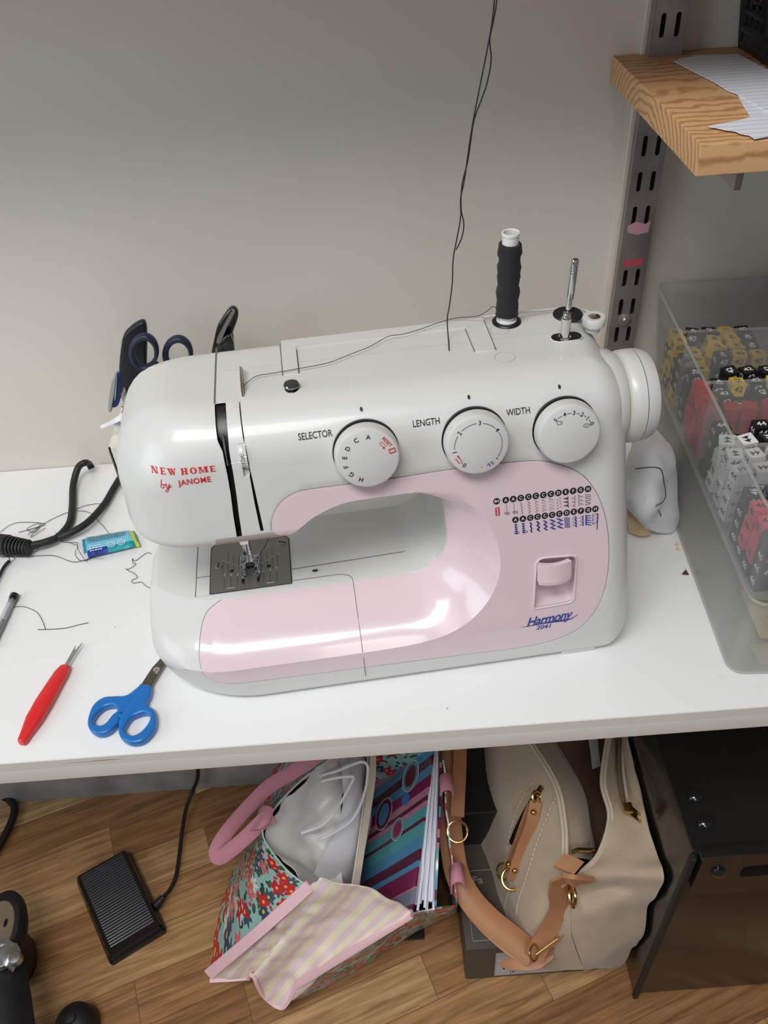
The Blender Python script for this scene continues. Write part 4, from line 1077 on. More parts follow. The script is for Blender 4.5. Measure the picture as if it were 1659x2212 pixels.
Mr = Matrix(((d.x, nrm.x, 0, B.x), (d.y, nrm.y, 0, B.y), (0, 0, 1, 0), (0, 0, 0, 1)))
prism(bm, [(-0.004, -.0022), (0.012, -.0024), (0.021, -.0026), (0.028, -.0029), (0.0285, -.0022), (0.0195, -.0004), (0.0188, .0004), (0.0195, .0012), (0.0235, .0022), (0.024, .0028), (0.012, .0024), (-.004, .0022)], 0.0035, 0.0046, 1.0, Mr)
obj('forked_blade', bm, m_chrome, sr, angle=20)

pn = thing('ballpoint_pen', 'clear ballpoint pen with a black end plug cut off by the left edge', 'pen')
A = at(32, 1285, 0.004); B = at(-40, 1440, 0.004); d = (B - A).normalized()
Mq = Matrix.Translation(A) @ d.to_track_quat('Z', 'Y').to_matrix().to_4x4()
m_clear = mat('clear_plastic', (0.9, 0.92, 0.94), 0.08, trans=0.85)
bm = bmesh.new(); lathe(bm, [(0.0041, 0.004), (0.0041, 0.07), (0.0036, 0.0701), (0.0036, 0.0041)], 6, Mq, cap=False); obj('barrel', bm, m_clear, pn, smooth=False)
bm = bmesh.new(); lathe(bm, [(0.0030, -0.001), (0.0044, 0.0), (0.0044, 0.006), (0.0034, 0.0085), (0.0033, 0.010), (0.0003, 0.0101)], 20, Mq); obj('end_plug', bm, m_blackgl, pn)
bm = bmesh.new(); lathe(bm, [(0.0012, 0.011), (0.0012, 0.034)], 12, Mq); obj('refill', bm, mat('refill_clear', srgb(190, 195, 200), 0.3), pn)
bm = bmesh.new(); lathe(bm, [(0.0019, 0.034), (0.0019, 0.068)], 12, Mq); obj('ink', bm, m_ink, pn)

# snack wrapper
def wrapper_mat():
    m = mat('foil_wrapper', srgb(60, 150, 170), 0.4, metal=0.1, coat=0.1)
    nt = m.node_tree; b = nt.nodes['Principled BSDF']; L = nt.links.new
    uv = nt.nodes.new('ShaderNodeUVMap'); uv.uv_map = 'UVMap'
    sp_ = nt.nodes.new('ShaderNodeSeparateXYZ'); L(uv.outputs['UV'], sp_.inputs[0])
    def ramp(src, stops):
        r = nt.nodes.new('ShaderNodeValToRGB'); r.color_ramp.interpolation = 'CONSTANT'
        e = r.color_ramp.elements; e[0].position, e[0].color = stops[0][0], (*stops[0][1], 1); e[1].position, e[1].color = stops[1][0], (*stops[1][1], 1)
        for p_, c_ in stops[2:]: k = e.new(p_); k.color = (*c_, 1)
        L(src, r.inputs['Fac']); return r
    nx_ = nt.nodes.new('ShaderNodeMath'); nx_.operation = 'MULTIPLY'; nx_.inputs[1].default_value = 1 / 0.064; L(sp_.outputs['X'], nx_.inputs[0])
    ny_ = nt.nodes.new('ShaderNodeMath'); ny_.operation = 'MULTIPLY'; ny_.inputs[1].default_value = 1 / 0.044; L(sp_.outputs['Y'], ny_.inputs[0])
    up = ramp(nx_.outputs[0], [(0, srgb(40, 140, 165)), (0.08, srgb(120, 195, 225)), (0.86, srgb(225, 220, 40)), (0.93, srgb(40, 140, 160))])
    lo = ramp(nx_.outputs[0], [(0, srgb(190, 200, 205)), (0.07, srgb(30, 50, 150)), (0.42, srgb(20, 150, 165)), (0.88, srgb(225, 220, 40)), (0.95, srgb(40, 140, 160))])
    mx = nt.nodes.new('ShaderNodeMix'); mx.data_type = 'RGBA'
    st = nt.nodes.new('ShaderNodeMath'); st.operation = 'GREATER_THAN'; st.inputs[1].default_value = 0.56; L(ny_.outputs[0], st.inputs[0])
    L(st.outputs[0], mx.inputs[0]); L(up.outputs['Color'], mx.inputs[6]); L(lo.outputs['Color'], mx.inputs[7])
    L(mx.outputs[2], b.inputs['Base Color']); return m
wr_ = thing('snack_wrapper', 'small blue, turquoise and yellow foil snack packet left of the machine', 'snack packet')
c1, c2, c3, c4 = at(170, 1150, 0.014), at(284, 1130, 0.014), at(300, 1170, 0.010), at(180, 1198, 0.010)
bm = bmesh.new(); rows = []
for j in range(7):
    v = j / 6; row = []
    for i in range(9):
        u = i / 8; p = (c1 * (1 - u) + c2 * u) * (1 - v) + (c4 * (1 - u) + c3 * u) * v
        e = min(1, min(u, 1 - u) / 0.1); ev = math.sin(PI * (0.12 + 0.76 * v))
        row.append(Vector((p.x, p.y, 0.0015 + 0.0075 * ev * (0.25 + 0.75 * e))))
    rows.append(row)
Pw, Nw = sheet(bm, rows, 3, 3, th=0.0005, wr=0.0007, wscale=160)
obj('foil', bm, wrapper_mat(), wr_)
def wpt(x, y):                                # x 0..64, y 0..44 mm on the packet
    u = min(max(x / 64.0, 0), 1) * (len(Pw) - 1); v = min(max(y / 44.0, 0), 1) * (len(Pw[0]) - 1)
    i, j = min(int(u), len(Pw) - 2), min(int(v), len(Pw[0]) - 2); a, b = u - i, v - j
    p = (Pw[i][j] * (1 - a) + Pw[i + 1][j] * a) * (1 - b) + (Pw[i][j + 1] * (1 - a) + Pw[i + 1][j + 1] * a) * b
    return p + Vector((0, -0.0006, 0.0019))
bm = bmesh.new()
rw = random.Random(5)
for k in range(7):
    x = 7.0
    while x < 52:
        w = rw.uniform(1.2, 3.4); put_line(bm, [(x, 4 + 2.8 * k), (x + w * .5, 4.1 + 2.8 * k), (min(x + w, 54), 4 + 2.8 * k)], 1.0, wpt, 0); x += w + 0.7
for k in range(3):
    x = 8
    while x < 22: w = rw.uniform(1.5, 3); put_line(bm, [(x, 30 + 3.4 * k), (x + w, 30 + 3.4 * k)], 1.3, wpt, 1); x += w + .8
for cx in (33, 45):
    put_line(bm, circ(cx, 33, 4.6, 20), 0.7, wpt, 1, True); put_line(bm, circ(cx, 33, 2.2, 14), 0.7, wpt, 1, True)
obj('packet_print', bm, [m_ink, m_paper], wr_, smooth=False)

# ------------------------------------------------------------------ power plug and cables
pc = thing('power_connector', 'black ribbed cable connector with two cables at the left edge of the desk', 'power cable')
A = at(-30, 1172, 0.012); B = at(62, 1184, 0.012); d = (B - A).normalized()
Mq = Matrix.Translation(A) @ d.to_track_quat('Z', 'Y').to_matrix().to_4x4()
bm = bmesh.new()
L_ = (B - A).length
pr = [(0.0115, 0), (0.0118, L_ * 0.52), (0.0085, L_ * 0.56)]
for k in range(6):
    t = L_ * (0.57 + 0.075 * k); pr += [(0.0108 - 0.0003 * k, t), (0.0108 - 0.0003 * k, t + L_ * 0.04), (0.0080, t + L_ * 0.043), (0.0080, t + L_ * 0.07)]
pr += [(0.004, L_ * 1.03)]
lathe(bm, pr, 24, Mq); obj('connector_body', bm, m_rubber, pc)
bm = bmesh.new(); tube(bm, crom([at(55, 1180, .012), at(95, 1172, .010), at(125, 1160, .008), at(150, 1130, .005), at(156, 1095, .005), at(158, 1050, .006), at(168, 1012, .016), at(182, 1000, .022), at(192, 1002, .010), at(198, 1012, 0.0045)], 8), 0.0040, 12); obj('cable', bm, m_rubber, pc)
bm = bmesh.new(); tube(bm, crom([at(55, 1186, .010), at(100, 1170, .006), at(150, 1152, .010), at(190, 1128, .010), at(225, 1090, .006), at(250, 1048, .006), at(275, 1010, .006), at(300, 990, .006)], 8), 0.0040, 12); obj('cable', bm, m_rubber, pc)
cb = thing('black_cable', 'thin black cable end at the left edge below the connector', 'cable')
bm = bmesh.new(); tube(bm, crom([at(20, 1212, .004), at(8, 1226, .004), at(-4, 1250, .004), at(-30, 1300, .004)], 6), 0.0018, 8); obj('cable', bm, m_rubber, cb)

# ------------------------------------------------------------------ things behind the machine, left
m_card = mat('cream_card', srgb(226, 224, 208), 0.6, var=0.04)
hb = thing('cardboard_box', 'cream cardboard box holding tools behind the machine head', 'box')
bm = bmesh.new(); bx0, bx1, by0, by1, bz = -0.290, -0.165, 0.722, 0.800, 0.092
for a in ((bx0, bx1, by0, by0 + .002, 0, bz), (bx0, bx1, by1 - .002, by1, 0, bz), (bx0, bx0 + .002, by0, by1, 0, bz), (bx1 - .002, bx1, by0, by1, 0, bz), (bx0, bx1, by0, by1, 0, .002)): box(bm, *a)
obj('box_walls', bm, m_card, hb)
bm = bmesh.new()
tube(bm, [(bx0 - .0002, by0, .001), (bx0, by0, bz * .5), (bx0, by0, bz - .004)], 0.0009, 6)
obj('worn_edge', bm, m_seam, hb)
bm = bmesh.new(); box(bm, bx0 + .001, bx0 + .04, by0 + .001, by0 + .05, bz - 0.001, bz + .001); obj('box_flap', bm, m_card, hb)
m_navy = mat('navy_plastic', srgb(30, 38, 62), 0.5)
m_navyd = mat('dark_navy', srgb(22, 22, 30), 0.45)
def vplate(name, pts, y, th, m, parent, holes=(), bev=0.0):
    P3 = [atY(px, py, y) for px, py in pts]
    Mv = Matrix(((1, 0, 0, 0), (0, 0, -1, y + th / 2), (0, 1, 0, 0), (0, 0, 0, 1)))
    bm = bmesh.new()
    prism(bm, [(p.x, p.y) for p in crom([(q.x, q.z, 0) for q in P3], 6, True)], 0, th, 1.0, Mv, 0, [[(p.x, p.y) for p in crom([(q.x, q.z, 0) for q in [atY(a, b, y) for a, b in h]], 6, True)] for h in holes])
    if bev:
        es = [e for e in bm.edges if len(e.link_faces) == 2 and abs(abs(e.link_faces[0].normal.y) - abs(e.link_faces[1].normal.y)) > 0.5]
        bmesh.ops.bevel(bm, geom=es, offset=bev, segments=3, profile=0.5, affect='EDGES')
    return obj(name, bm, m, parent, angle=50)
kn = thing('tool_handle', 'dark navy curved sheath standing upright in the cream box', 'tool')
vplate('sheath', [(258, 800), (262, 750), (268, 722), (285, 703), (306, 692), (316, 700), (318, 730), (317, 790), (318, 850), (325, 905), (290, 905), (272, 880), (262, 850)], 0.762, 0.010, m_navyd, kn, bev=0.003)
s2 = thing('scissors', 'navy-handled scissors standing point down in the cream box', 'scissors')
for cx, cy, rx, ry in ((311, 759, 32, 38), (384, 764, 33, 38)):
    o1 = [(cx + rx * math.cos(a), cy + ry * math.sin(a)) for a in [2 * PI * k / 14 for k in range(14)]]
    i1 = [(cx + 2 + (rx - 11) * math.cos(a), cy + 2 + (ry - 10) * math.sin(a)) for a in [2 * PI * k / 12 for k in range(12)]]
    vplate('handle_ring', o1, 0.738 if cx < 350 else 0.745, 0.010, m_navy, s2, [i1], bev=0.003)
vplate('shank', [(325, 790), (345, 790), (362, 850), (372, 930), (352, 940), (335, 860)], 0.740, 0.006, m_navy, s2)
vplate('shank', [(372, 798), (392, 798), (376, 860), (362, 940), (346, 930), (358, 850)], 0.747, 0.006, m_navy, s2)
rz = thing('razor', 'blue disposable razor with a clear cap leaning out of the cream box', 'razor')
vplate('razor_head', [(252, 812), (262, 812), (263, 840), (258, 868), (246, 874), (243, 866), (248, 840)], 0.712, 0.012, mat('razor_blue', srgb(32, 50, 120), 0.35), rz, bev=0.001)
vplate('clear_cap', [(246, 812), (253, 810), (250, 840), (245, 868), (243, 882), (236, 878), (238, 850), (242, 824)], 0.708, 0.014, mat('cap_clear', srgb(190, 192, 190), 0.2, trans=0.4), rz, bev=0.001)
vplate('lubricating_strip', [(251, 818), (253, 818), (250, 858), (248, 858)], 0.704, 0.004, mat('mint', srgb(130, 190, 175), 0.5), rz)
bm = bmesh.new(); tube(bm, [atY(262, 842, 0.712), atY(272, 862, 0.735), atY(284, 905, 0.765)], 0.004, 10); obj('razor_handle', bm, rz.children[0].data.materials[0], rz)
bm = bmesh.new()
rows = [[at(216, 920, .112), at(240, 908, .116), at(262, 894, .120), at(275, 884, .122)], [at(219, 926, .110), at(244, 916, .112), at(262, 908, .116), at(280, 898, .118)]]
sheet(bm, rows, 4, 2, th=0.0005); rows = [[at(243, 916, .112), at(252, 925, .106), at(262, 940, .100)], [at(256, 908, .113), at(264, 915, .106), at(274, 930, .100)]]
sheet(bm, rows, 3, 2, th=0.0005)
tag(obj('paper_scrap', bm, mat('scrap_paper', srgb(232, 234, 240), 0.6)), 'forked white paper scrap sticking out of the cream box', 'paper')
cl = thing('hair_clip', 'glossy black curved clip rising behind the machine top', 'hair clip')
m_tort = mat('tortoise_black', (0.012, 0.011, 0.010), 0.12, coat=0.7, var=0.0)
vplate('clip_leaf', [(453, 800), (466, 715), (480, 685), (496, 664), (508, 663), (515, 672), (513, 690), (504, 715), (494, 745)], 0.757, 0.009, m_tort, cl, bev=0.003)
vplate('clip_stem', [(468, 720), (500, 700), (512, 800), (540, 905), (520, 910), (490, 820)], 0.760, 0.006, m_tort, cl)
vplate('clip_arm', [(474, 748), (484, 728), (496, 722), (503, 732), (503, 745)], 0.745, 0.006, m_tort, cl, bev=0.0015)
vplate('clip_glint', [(468, 735), (486, 698), (502, 672), (507, 674), (492, 702), (476, 738)], 0.748, 0.003, mat('grey_glint', srgb(120, 116, 110), 0.3), cl)  # thin grey plate paints a highlight onto the glossy clip

# ------------------------------------------------------------------ slotted rail, shelf, papers, crate
m_rail = mat('rail_metal', srgb(148, 142, 139), 0.36, metal=0.6, var=0.18, vscale=30)
m_pinkst = mat('pink_paint_stain', srgb(200, 150, 165), 0.5)
rail = thing('shelf_rail', 'metal twin-slot shelf rail screwed upright to the wall', 'shelf rail', (0.2775, 0.800, 0))
bm = bmesh.new()
Mv = Matrix(((1, 0, 0, 0), (0, 0, -1, 0.0), (0, 1, 0, 0), (0, 0, 0, 1)))
holes = []; zc = []
z = 0.339 - 0.0335 * 16
while z < 0.60:
    for sx in (-0.0065, 0.0065):
        if abs(z - 0.238) > 0.012: holes.append([(sx + x, z + y) for x, y in fillet([(-.0022, -.0095, .0021), (.0022, -.0095, .0021), (.0022, .0095, .0021), (-.0022, .0095, .0021)], 3)])
    z += 0.0335
prism(bm, [(-0.0142, -0.25), (0.0142, -0.25), (0.0142, 0.62), (-0.0142, 0.62)], 0, 0.0014, 1.0, Mv, 0, holes)
for sx in (-1, 1): box(bm, sx * 0.0142 - 0.0007, sx * 0.0142 + 0.0007, 0, 0.0155, -0.25, 0.62)
for z in (0.158, 0.238 + 0.0,):
    pass
obj('rail_channel', bm, m_rail, rail)
bm = bmesh.new(); box(bm, -0.0132, 0.0132, 0.013, 0.0155, -0.25, 0.62); obj('rail_back', bm, mat('dark_inside', srgb(70, 58, 48), 0.7), rail)
for z in (0.156, 0.5):
    bm = bmesh.new(); lathe(bm, [(0.0072, 0), (0.0070, 0.0014), (0.0045, 0.0028), (0.0036, 0.0024), (0.0022, 0.0040), (0.0002, 0.0043)], 24, Matrix.Translation((0, -0.0013, z)) @ Matrix.Rotation(PI / 2, 4, 'X')); obj('rail_screw', bm, m_rail, rail)
for pts_, m_ in (([(-.012, .262), (-.004, .266), (.006, .263), (.011, .266), (.010, .254), (-.001, .252), (-.011, .255)], m_pinkst), ([(-.010, .225), (.010, .226), (.009, .219), (-.011, .218)], mat('red_paint_stain', srgb(190, 70, 85), 0.5))):
    bm = bmesh.new(); put_poly(bm, pts_, lambda x, z: Vector((x, -0.0016, z))); obj('paint_stain', bm, m_, rail, smooth=False)

def pine_mat(name, axis):
    m = mat(name, srgb(196, 158, 112), 0.55)
    nt = m.node_tree; b = nt.nodes['Principled BSDF']; L = nt.links.new
    tc = nt.nodes.new('ShaderNodeTexCoord'); mp = nt.nodes.new('ShaderNodeMapping')
    mp.inputs['Location'].default_value = (0.2, -0.70, -0.345); L(tc.outputs['Object'], mp.inputs['Vector'])
    n = nt.nodes.new('ShaderNodeTexNoise'); n.inputs['Scale'].default_value = 3.0; n.inputs['Detail'].default_value = 2
    mp2 = nt.nodes.new('ShaderNodeMapping'); mp2.inputs['Scale'].default_value = (0.5, 3, 3); L(tc.outputs['Object'], mp2.inputs['Vector']); L(mp2.outputs['Vector'], n.inputs['Vector'])
    w = nt.nodes.new('ShaderNodeTexWave'); w.wave_type = 'RINGS'; w.rings_direction = 'X'; w.inputs['Scale'].default_value = 46; w.inputs['Distortion'].default_value = 4.5; w.inputs['Detail'].default_value = 3; w.inputs['Detail Scale'].default_value = 1.2
    L(mp.outputs['Vector'], w.inputs['Vector'])
    r = nt.nodes.new('ShaderNodeValToRGB'); r.color_ramp.elements[0].position = 0.0; r.color_ramp.elements[1].position = 0.55
    r.color_ramp.elements[0].color = (*srgb(172, 124, 80), 1); r.color_ramp.elements[1].color = (*srgb(206, 164, 118), 1)
    L(w.outputs['Fac'], r.inputs['Fac']); L(r.outputs['Color'], b.inputs['Base Color']); return m
m_pine = pine_mat('pine_board', 'X')
sh = thing('shelf_board', 'thick pine shelf board sticking out of the wall at upper right', 'shelf')
bm = bmesh.new(); box(bm, 0.235, 0.80, 0.577, 0.814, 0.3935, 0.4150, bev=0.0008); obj('board', bm, m_pine, sh)
bm = bmesh.new(); box(bm, 0.2745, 0.2805, 0.60, 0.798, 0.372, 0.3932, bev=0.001); obj('bracket', bm, m_rail, sh)
s2_ = thing('shelf_board', 'second pine shelf board mounted above the desk and the lower shelf', 'shelf')
bm = bmesh.new(); box(bm, -1.25, 0.80, 0.572, 0.814, 0.605, 0.627, bev=0.0008); obj('board', bm, m_pine, s2_)
m_pap = mat('lined_paper', srgb(226, 230, 238), 0.6)
nt = m_pap.node_tree; tcn = nt.nodes.new('ShaderNodeTexCoord'); wv = nt.nodes.new('ShaderNodeTexWave'); wv.inputs['Scale'].default_value = 38; wv.bands_direction = 'Y'
rp = nt.nodes.new('ShaderNodeValToRGB'); rp.color_ramp.elements[0].position = 0.02; rp.color_ramp.elements[1].position = 0.08; rp.color_ramp.elements[0].color = (*srgb(180, 195, 220), 1); rp.color_ramp.elements[1].color = (*srgb(228, 231, 238), 1)
nt.links.new(tcn.outputs['Object'], wv.inputs['Vector']); nt.links.new(wv.outputs['Fac'], rp.inputs['Fac']); nt.links.new(rp.outputs['Color'], nt.nodes['Principled BSDF'].inputs['Base Color'])
ZS = 0.4153
def paper(pts, dz, label):
    bm = bmesh.new(); prism(bm, [(at(x, y, ZS + dz).x, at(x, y, ZS + dz).y) for x, y in pts], ZS + dz, ZS + dz + 0.0004)
    tag(obj('torn_paper', bm, m_pap, smooth=False), label, 'paper')
paper([(1456, 133), (1475, 126), (1500, 121), (1545, 119), (1592, 117), (1620, 131), (1659, 152), (1720, 190), (1720, 300), (1659, 243), (1594, 205), (1570, 196), (1542, 178), (1500, 157)], 0.0006, 'large torn lined paper sheet at the back of the pine shelf')
paper([(1594, 206), (1598, 216), (1608, 234), (1620, 253), (1650, 248), (1700, 260), (1700, 250), (1640, 230)], 0.0001, 'small white paper scrap between the two larger torn sheets')
paper([(1531, 274), (1545, 270), (1590, 262), (1620, 254), (1659, 244), (1740, 228), (1740, 290), (1659, 296), (1630, 301), (1618, 293), (1600, 290), (1590, 285), (1565, 281)], 0.0012, 'torn lined paper sheet at the front edge of the pine shelf')
cr_ = thing('plastic_crate', 'black plastic crate with open grid sides standing on the pine shelf', 'crate')
bm = bmesh.new()
x0, x1, y0, y1, zb = 0.349, 0.62, 0.60, 0.808, 0.4156
def P_(x, y, z): k = (z - zb) * 0.16; return Vector((x - k if x == x0 else x + k, y, z))
box(bm, x0, x1, y0, y1, zb, zb + 0.004)
for z in (zb + .004, zb + .016, zb + .030): tube(bm, [P_(x0, y0, z), P_(x0, y1, z)], 0.0028 if z > zb + .02 else .004, 6); tube(bm, [P_(x0, y1, z), P_(x1, y1, z)], 0.003, 6); tube(bm, [P_(x0, y0, z), P_(x1, y0, z)], 0.003, 6)
for k in range(8): z = zb + 0.04 + 0.012 * k; tube(bm, [P_(x0, y0, z), P_(x0, y1, z)], 0.0013, 6); tube(bm, [P_(x0, y1, z), P_(x1, y1, z)], 0.0013, 6)
for k in range(17): y = y0 + (y1 - y0) * k / 16; tube(bm, [P_(x0, y, zb), P_(x0, y, zb + 0.14)], 0.0016 if k % 4 else .004, 6)
for k in range(17): x = x0 + (x1 - x0) * k / 16; tube(bm, [Vector((x, y1, zb)), Vector((x, y1, zb + 0.14))], 0.0014, 6)
box(bm, x0 - .003, x0 + .002, y0, y1, zb, zb + .030)
obj('crate_grid', bm, m_blackpl, cr_)

# ------------------------------------------------------------------ plastic boxes with size cubes
def translucent(name, col, fac, rough=0.25):
    m = bpy.data.materials.new(name); m.use_nodes = True; nt = m.node_tree; nt.nodes.clear(); L = nt.links.new
    o = nt.nodes.new('ShaderNodeOutputMaterial'); mx = nt.nodes.new('ShaderNodeMixShader'); t = nt.nodes.new('ShaderNodeBsdfTransparent'); p = nt.nodes.new('ShaderNodeBsdfPrincipled')
    p.inputs['Base Color'].default_value = (*col, 1); p.inputs['Roughness'].default_value = rough; p.inputs['Subsurface Weight'].default_value = 0
    n = nt.nodes.new('ShaderNodeTexNoise'); n.inputs['Scale'].default_value = 14; tc = nt.nodes.new('ShaderNodeTexCoord'); L(tc.outputs['Object'], n.inputs['Vector'])
    mr = nt.nodes.new('ShaderNodeMapRange'); mr.inputs['To Min'].default_value = fac - 0.05; mr.inputs['To Max'].default_value = fac + 0.05; L(n.outputs['Fac'], mr.inputs['Value'])
    L(mr.outputs['Result'], mx.inputs[0]); L(t.outputs[0], mx.inputs[1]); L(p.outputs[0], mx.inputs[2]); L(mx.outputs[0], o.inputs[0]); return m
m_trans = translucent('frosted_plastic', srgb(188, 188, 180), 0.32)
m_trans2 = translucent('frosted_plastic_thin', srgb(178, 180, 180), 0.27)
BM = Matrix.Translation((0.300, 0.4370, 0)) @ Matrix.Rotation(math.radians(-3.5), 4, 'Z')
def rrect(x0, x1, y0, y1, r, n=6): return fillet([(x0, y0, r), (x1, y0, r), (x1, y1, r), (x0, y1, r)], n)
def tub(bm, x0, x1, y0, y1, z0, z1, fl, th, r=0.014):
    lv = [(z0, 0.0), (z0 + (z1 - z0) * 0.5, fl * 0.5), (z1, fl)]
    outs = []; ins = []
    for z, f in lv:
        outs.append([bm.verts.new((p.x, p.y, z)) for p in rrect(x0 - f, x1 + f, y0 - f, y1 + f, r)])
        ins.append([bm.verts.new((p.x, p.y, z + (th if z == z0 else 0))) for p in rrect(x0 - f + th, x1 + f - th, y0 - f + th, y1 + f - th, r - th)])
    n = len(outs[0])
    for a in range(2):
        for i in range(n):
            j = (i + 1) % n
            bm.faces.new((outs[a][i], outs[a][j], outs[a + 1][j], outs[a + 1][i])); bm.faces.new((ins[a][j], ins[a][i], ins[a + 1][i], ins[a + 1][j]))
    for i in range(n): j = (i + 1) % n; bm.faces.new((outs[2][i], outs[2][j], ins[2][j], ins[2][i]))
    bm.faces.new(outs[0][::-1]); bm.faces.new(ins[0])
def rim(bm, x0, x1, y0, y1, z, r, w):
    tube(bm, [(p.x, p.y, z) for p in rrect(x0, x1, y0, y1, r)], w, 6, True)
lb = thing('storage_box', 'frosted plastic box standing on the desk under the compartment box', 'storage box'); lb.matrix_world = BM
bm = bmesh.new(); tub(bm, -0.004, 0.40, 0, 0.362, 0.0005, 0.088, -0.003, 0.002); obj('box_shell', bm, m_trans, lb)
bm = bmesh.new(); rim(bm, -0.002, 0.397, 0.004, 0.359, 0.089, 0.012, 0.0018); obj('box_rim', bm, m_trans, lb)
ub = thing('organizer_box', 'frosted compartment box full of size cubes stacked on the plain plastic box', 'storage box'); ub.matrix_world = BM
bm = bmesh.new(); tub(bm, -0.006, 0.40, 0.007, 0.350, 0.0912, 0.198, 0.012, 0.0018); obj('box_shell', bm, m_trans2, ub)
bm = bmesh.new(); rim(bm, -0.018, 0.412, -0.005, 0.362, 0.198, 0.014, 0.0013); obj('box_rim', bm, m_trans, ub)
for y in (0.273, 0.183, 0.090):
    bm = bmesh.new(); box(bm, -0.005, 0.398, y - 0.0008, y + 0.0008, 0.094, 0.188); obj('divider', bm, m_trans2, ub)
    bm = bmesh.new(); box(bm, -0.014, 0.400, y - 0.0012, y + 0.0012, 0.188, 0.190); obj('divider_rim', bm, m_trans, ub)
# loose notes in the lower box
bm = bmesh.new(); rows = [[BM @ Vector((x, y, 0.004 + 0.01 * abs(math.sin(x * 40)))) for x in (0.03, 0.06, 0.09, 0.12)] for y in (0.03, 0.06, 0.09)]
sheet(bm, rows, 3, 3, th=0.0006)
tag(obj('yellow_note', bm, mat('note_yellow', srgb(220, 205, 160), 0.7)), 'pale yellow paper lying in the front of the lower plastic box', 'paper')
bm = bmesh.new(); prism(bm, [(0.025, 0.008), (0.12, 0.008), (0.12, 0.026), (0.022, 0.030)], 0.003, 0.005, 1.0, BM)
tag(obj('card_strip', bm, mat('strip_card', srgb(200, 190, 168), 0.7)), 'beige card strip lying at the front of the lower plastic box', 'paper')

cube_cols = {'yellow': srgb(226, 190, 48), 'black': srgb(26, 26, 29), 'red': srgb(206, 28, 34), 'white': srgb(236, 236, 236), 'pink': srgb(235, 84, 112), 'slate': srgb(78, 88, 98)}
cmat = {k: mat('cube_' + k, v, 0.35) for k, v in cube_cols.items()}
CS = 0.0136
def cube_proto(colr, num):
    r = CS / 2
    bm = bmesh.new()
    # hollow: five walls, one face open with a wall thickness
    t = 0.0016
    box(bm, -r, r, -r, r, r - t, r); box(bm, -r, r, -r, -r + t, -r, r - t); box(bm, -r, r, r - t, r, -r, r - t); box(bm, -r, -r + t, -r + t, r - t, -r, r - t); box(bm, r - t, r, -r + t, r - t, -r, r - t)
    box(bm, -r + t, r - t, -r + t, r - t, -r * 0.45, -r * 0.3)
    me = bpy.data.meshes.new('size_cube'); bm.to_mesh(me); bm.free(); me.materials.append(cmat[colr])
    bt = bmesh.new()
    fns = [lambda x, y: Vector((x, y, r + .00012)), lambda x, y: Vector((x, -r - .00012, y)), lambda x, y: Vector((-r - .00012, -x, y)), lambda x, y: Vector((r + .00012, x, y))]
    for i, fn in enumerate(fns): put_text(bt, num, fn, 0.0085, bold=0.02, off=(0, 0.0008 if i else 0)); 
    mt_ = bpy.data.meshes.new('printed_number'); bt.to_mesh(mt_); bt.free(); mt_.materials.append(m_ink if colr in ('yellow', 'white', 'pink', 'red') else m_paper)
    return me, mt_
cprot = {}
rc = random.Random(11)
comps = [('back', 0.281, 0.345, lambda i, j, k: ('yellow', '40') if rc.random() < 0.55 else ('black', '40')),
         ('second', 0.191, 0.266, lambda i, j, k: ('red', '42') if (j < 1 or i == 0 and j < 3) else (('black', '42') if rc.random() < .7 else ('yellow', '42'))),
         ('third', 0.098, 0.176, lambda i, j, k: ('white', '44') if (i < 2 and j < 3 or i == 2 and j == 1) else ('black', '44')),
         ('front', 0.014, 0.082, lambda i, j, k: ('pink', '46') if (i < 2 and j in (1, 2) and k > 0) else (('slate', '36') if (i == 1 and j == 3) else ('black', '46')))]
lay = ['bottom layer', 'second layer', 'third layer', 'top layer']; colw = ['against the left side', 'second from left side', 'third from left side', 'fourth from left side', 'fifth from left side']
roww = ['front row', 'second row', 'third row', 'fourth row', 'back row']
for cname, ya, yb, pick in comps:
    nx, ny, nz = (5, 4, 4)
    if cname == 'front': nx = 3
    for i in range(nx):
        for j in range(ny):
            for k in range(nz):
                if i > 0 and k < nz - 2: continue
                if k == nz - 1 and rc.random() < 0.18: continue
                c, num = pick(i, j, k)
                if (c, num) not in cprot: cprot[(c, num)] = cube_proto(c, num)
                me, mt_ = cprot[(c, num)]
                o = bpy.data.objects.new('size_cube', me); COL.objects.link(o)
                top = (k == nz - 1)
                z = 0.0938 + CS / 2 + 0.0142 * k + (0.0016 if top else 0)
                y = ya + CS * 0.55 + (yb - ya - CS * 1.1) * j / (ny - 1) + rc.uniform(-.0008, .0008)
                x = 0.0055 + 0.0178 * i + rc.uniform(-.0008, .0008)
                yaw = rc.choice((0, PI / 2, PI, -PI / 2)) + rc.uniform(-.12, .12) * (2.5 if top else 1); tl = rc.uniform(-.12, .12) if top else 0
                flip = PI if (c == 'red' and top) else 0
                o.matrix_world = BM @ Matrix.Translation((x, y, z)) @ Matrix.Rotation(yaw, 4, 'Z') @ Matrix.Rotation(tl + flip, 4, 'X') @ Matrix.Rotation(tl * .7, 4, 'Y')
                tag(o, '%s size cube printed %s, %s compartment, %s, %s, %s' % (c, num, cname, lay[k], colw[i], roww[j]), 'size cube', 'size cubes in the organizer box')
                if not flip:
                    q = bpy.data.objects.new('printed_number', mt_); COL.objects.link(q); q.parent = o

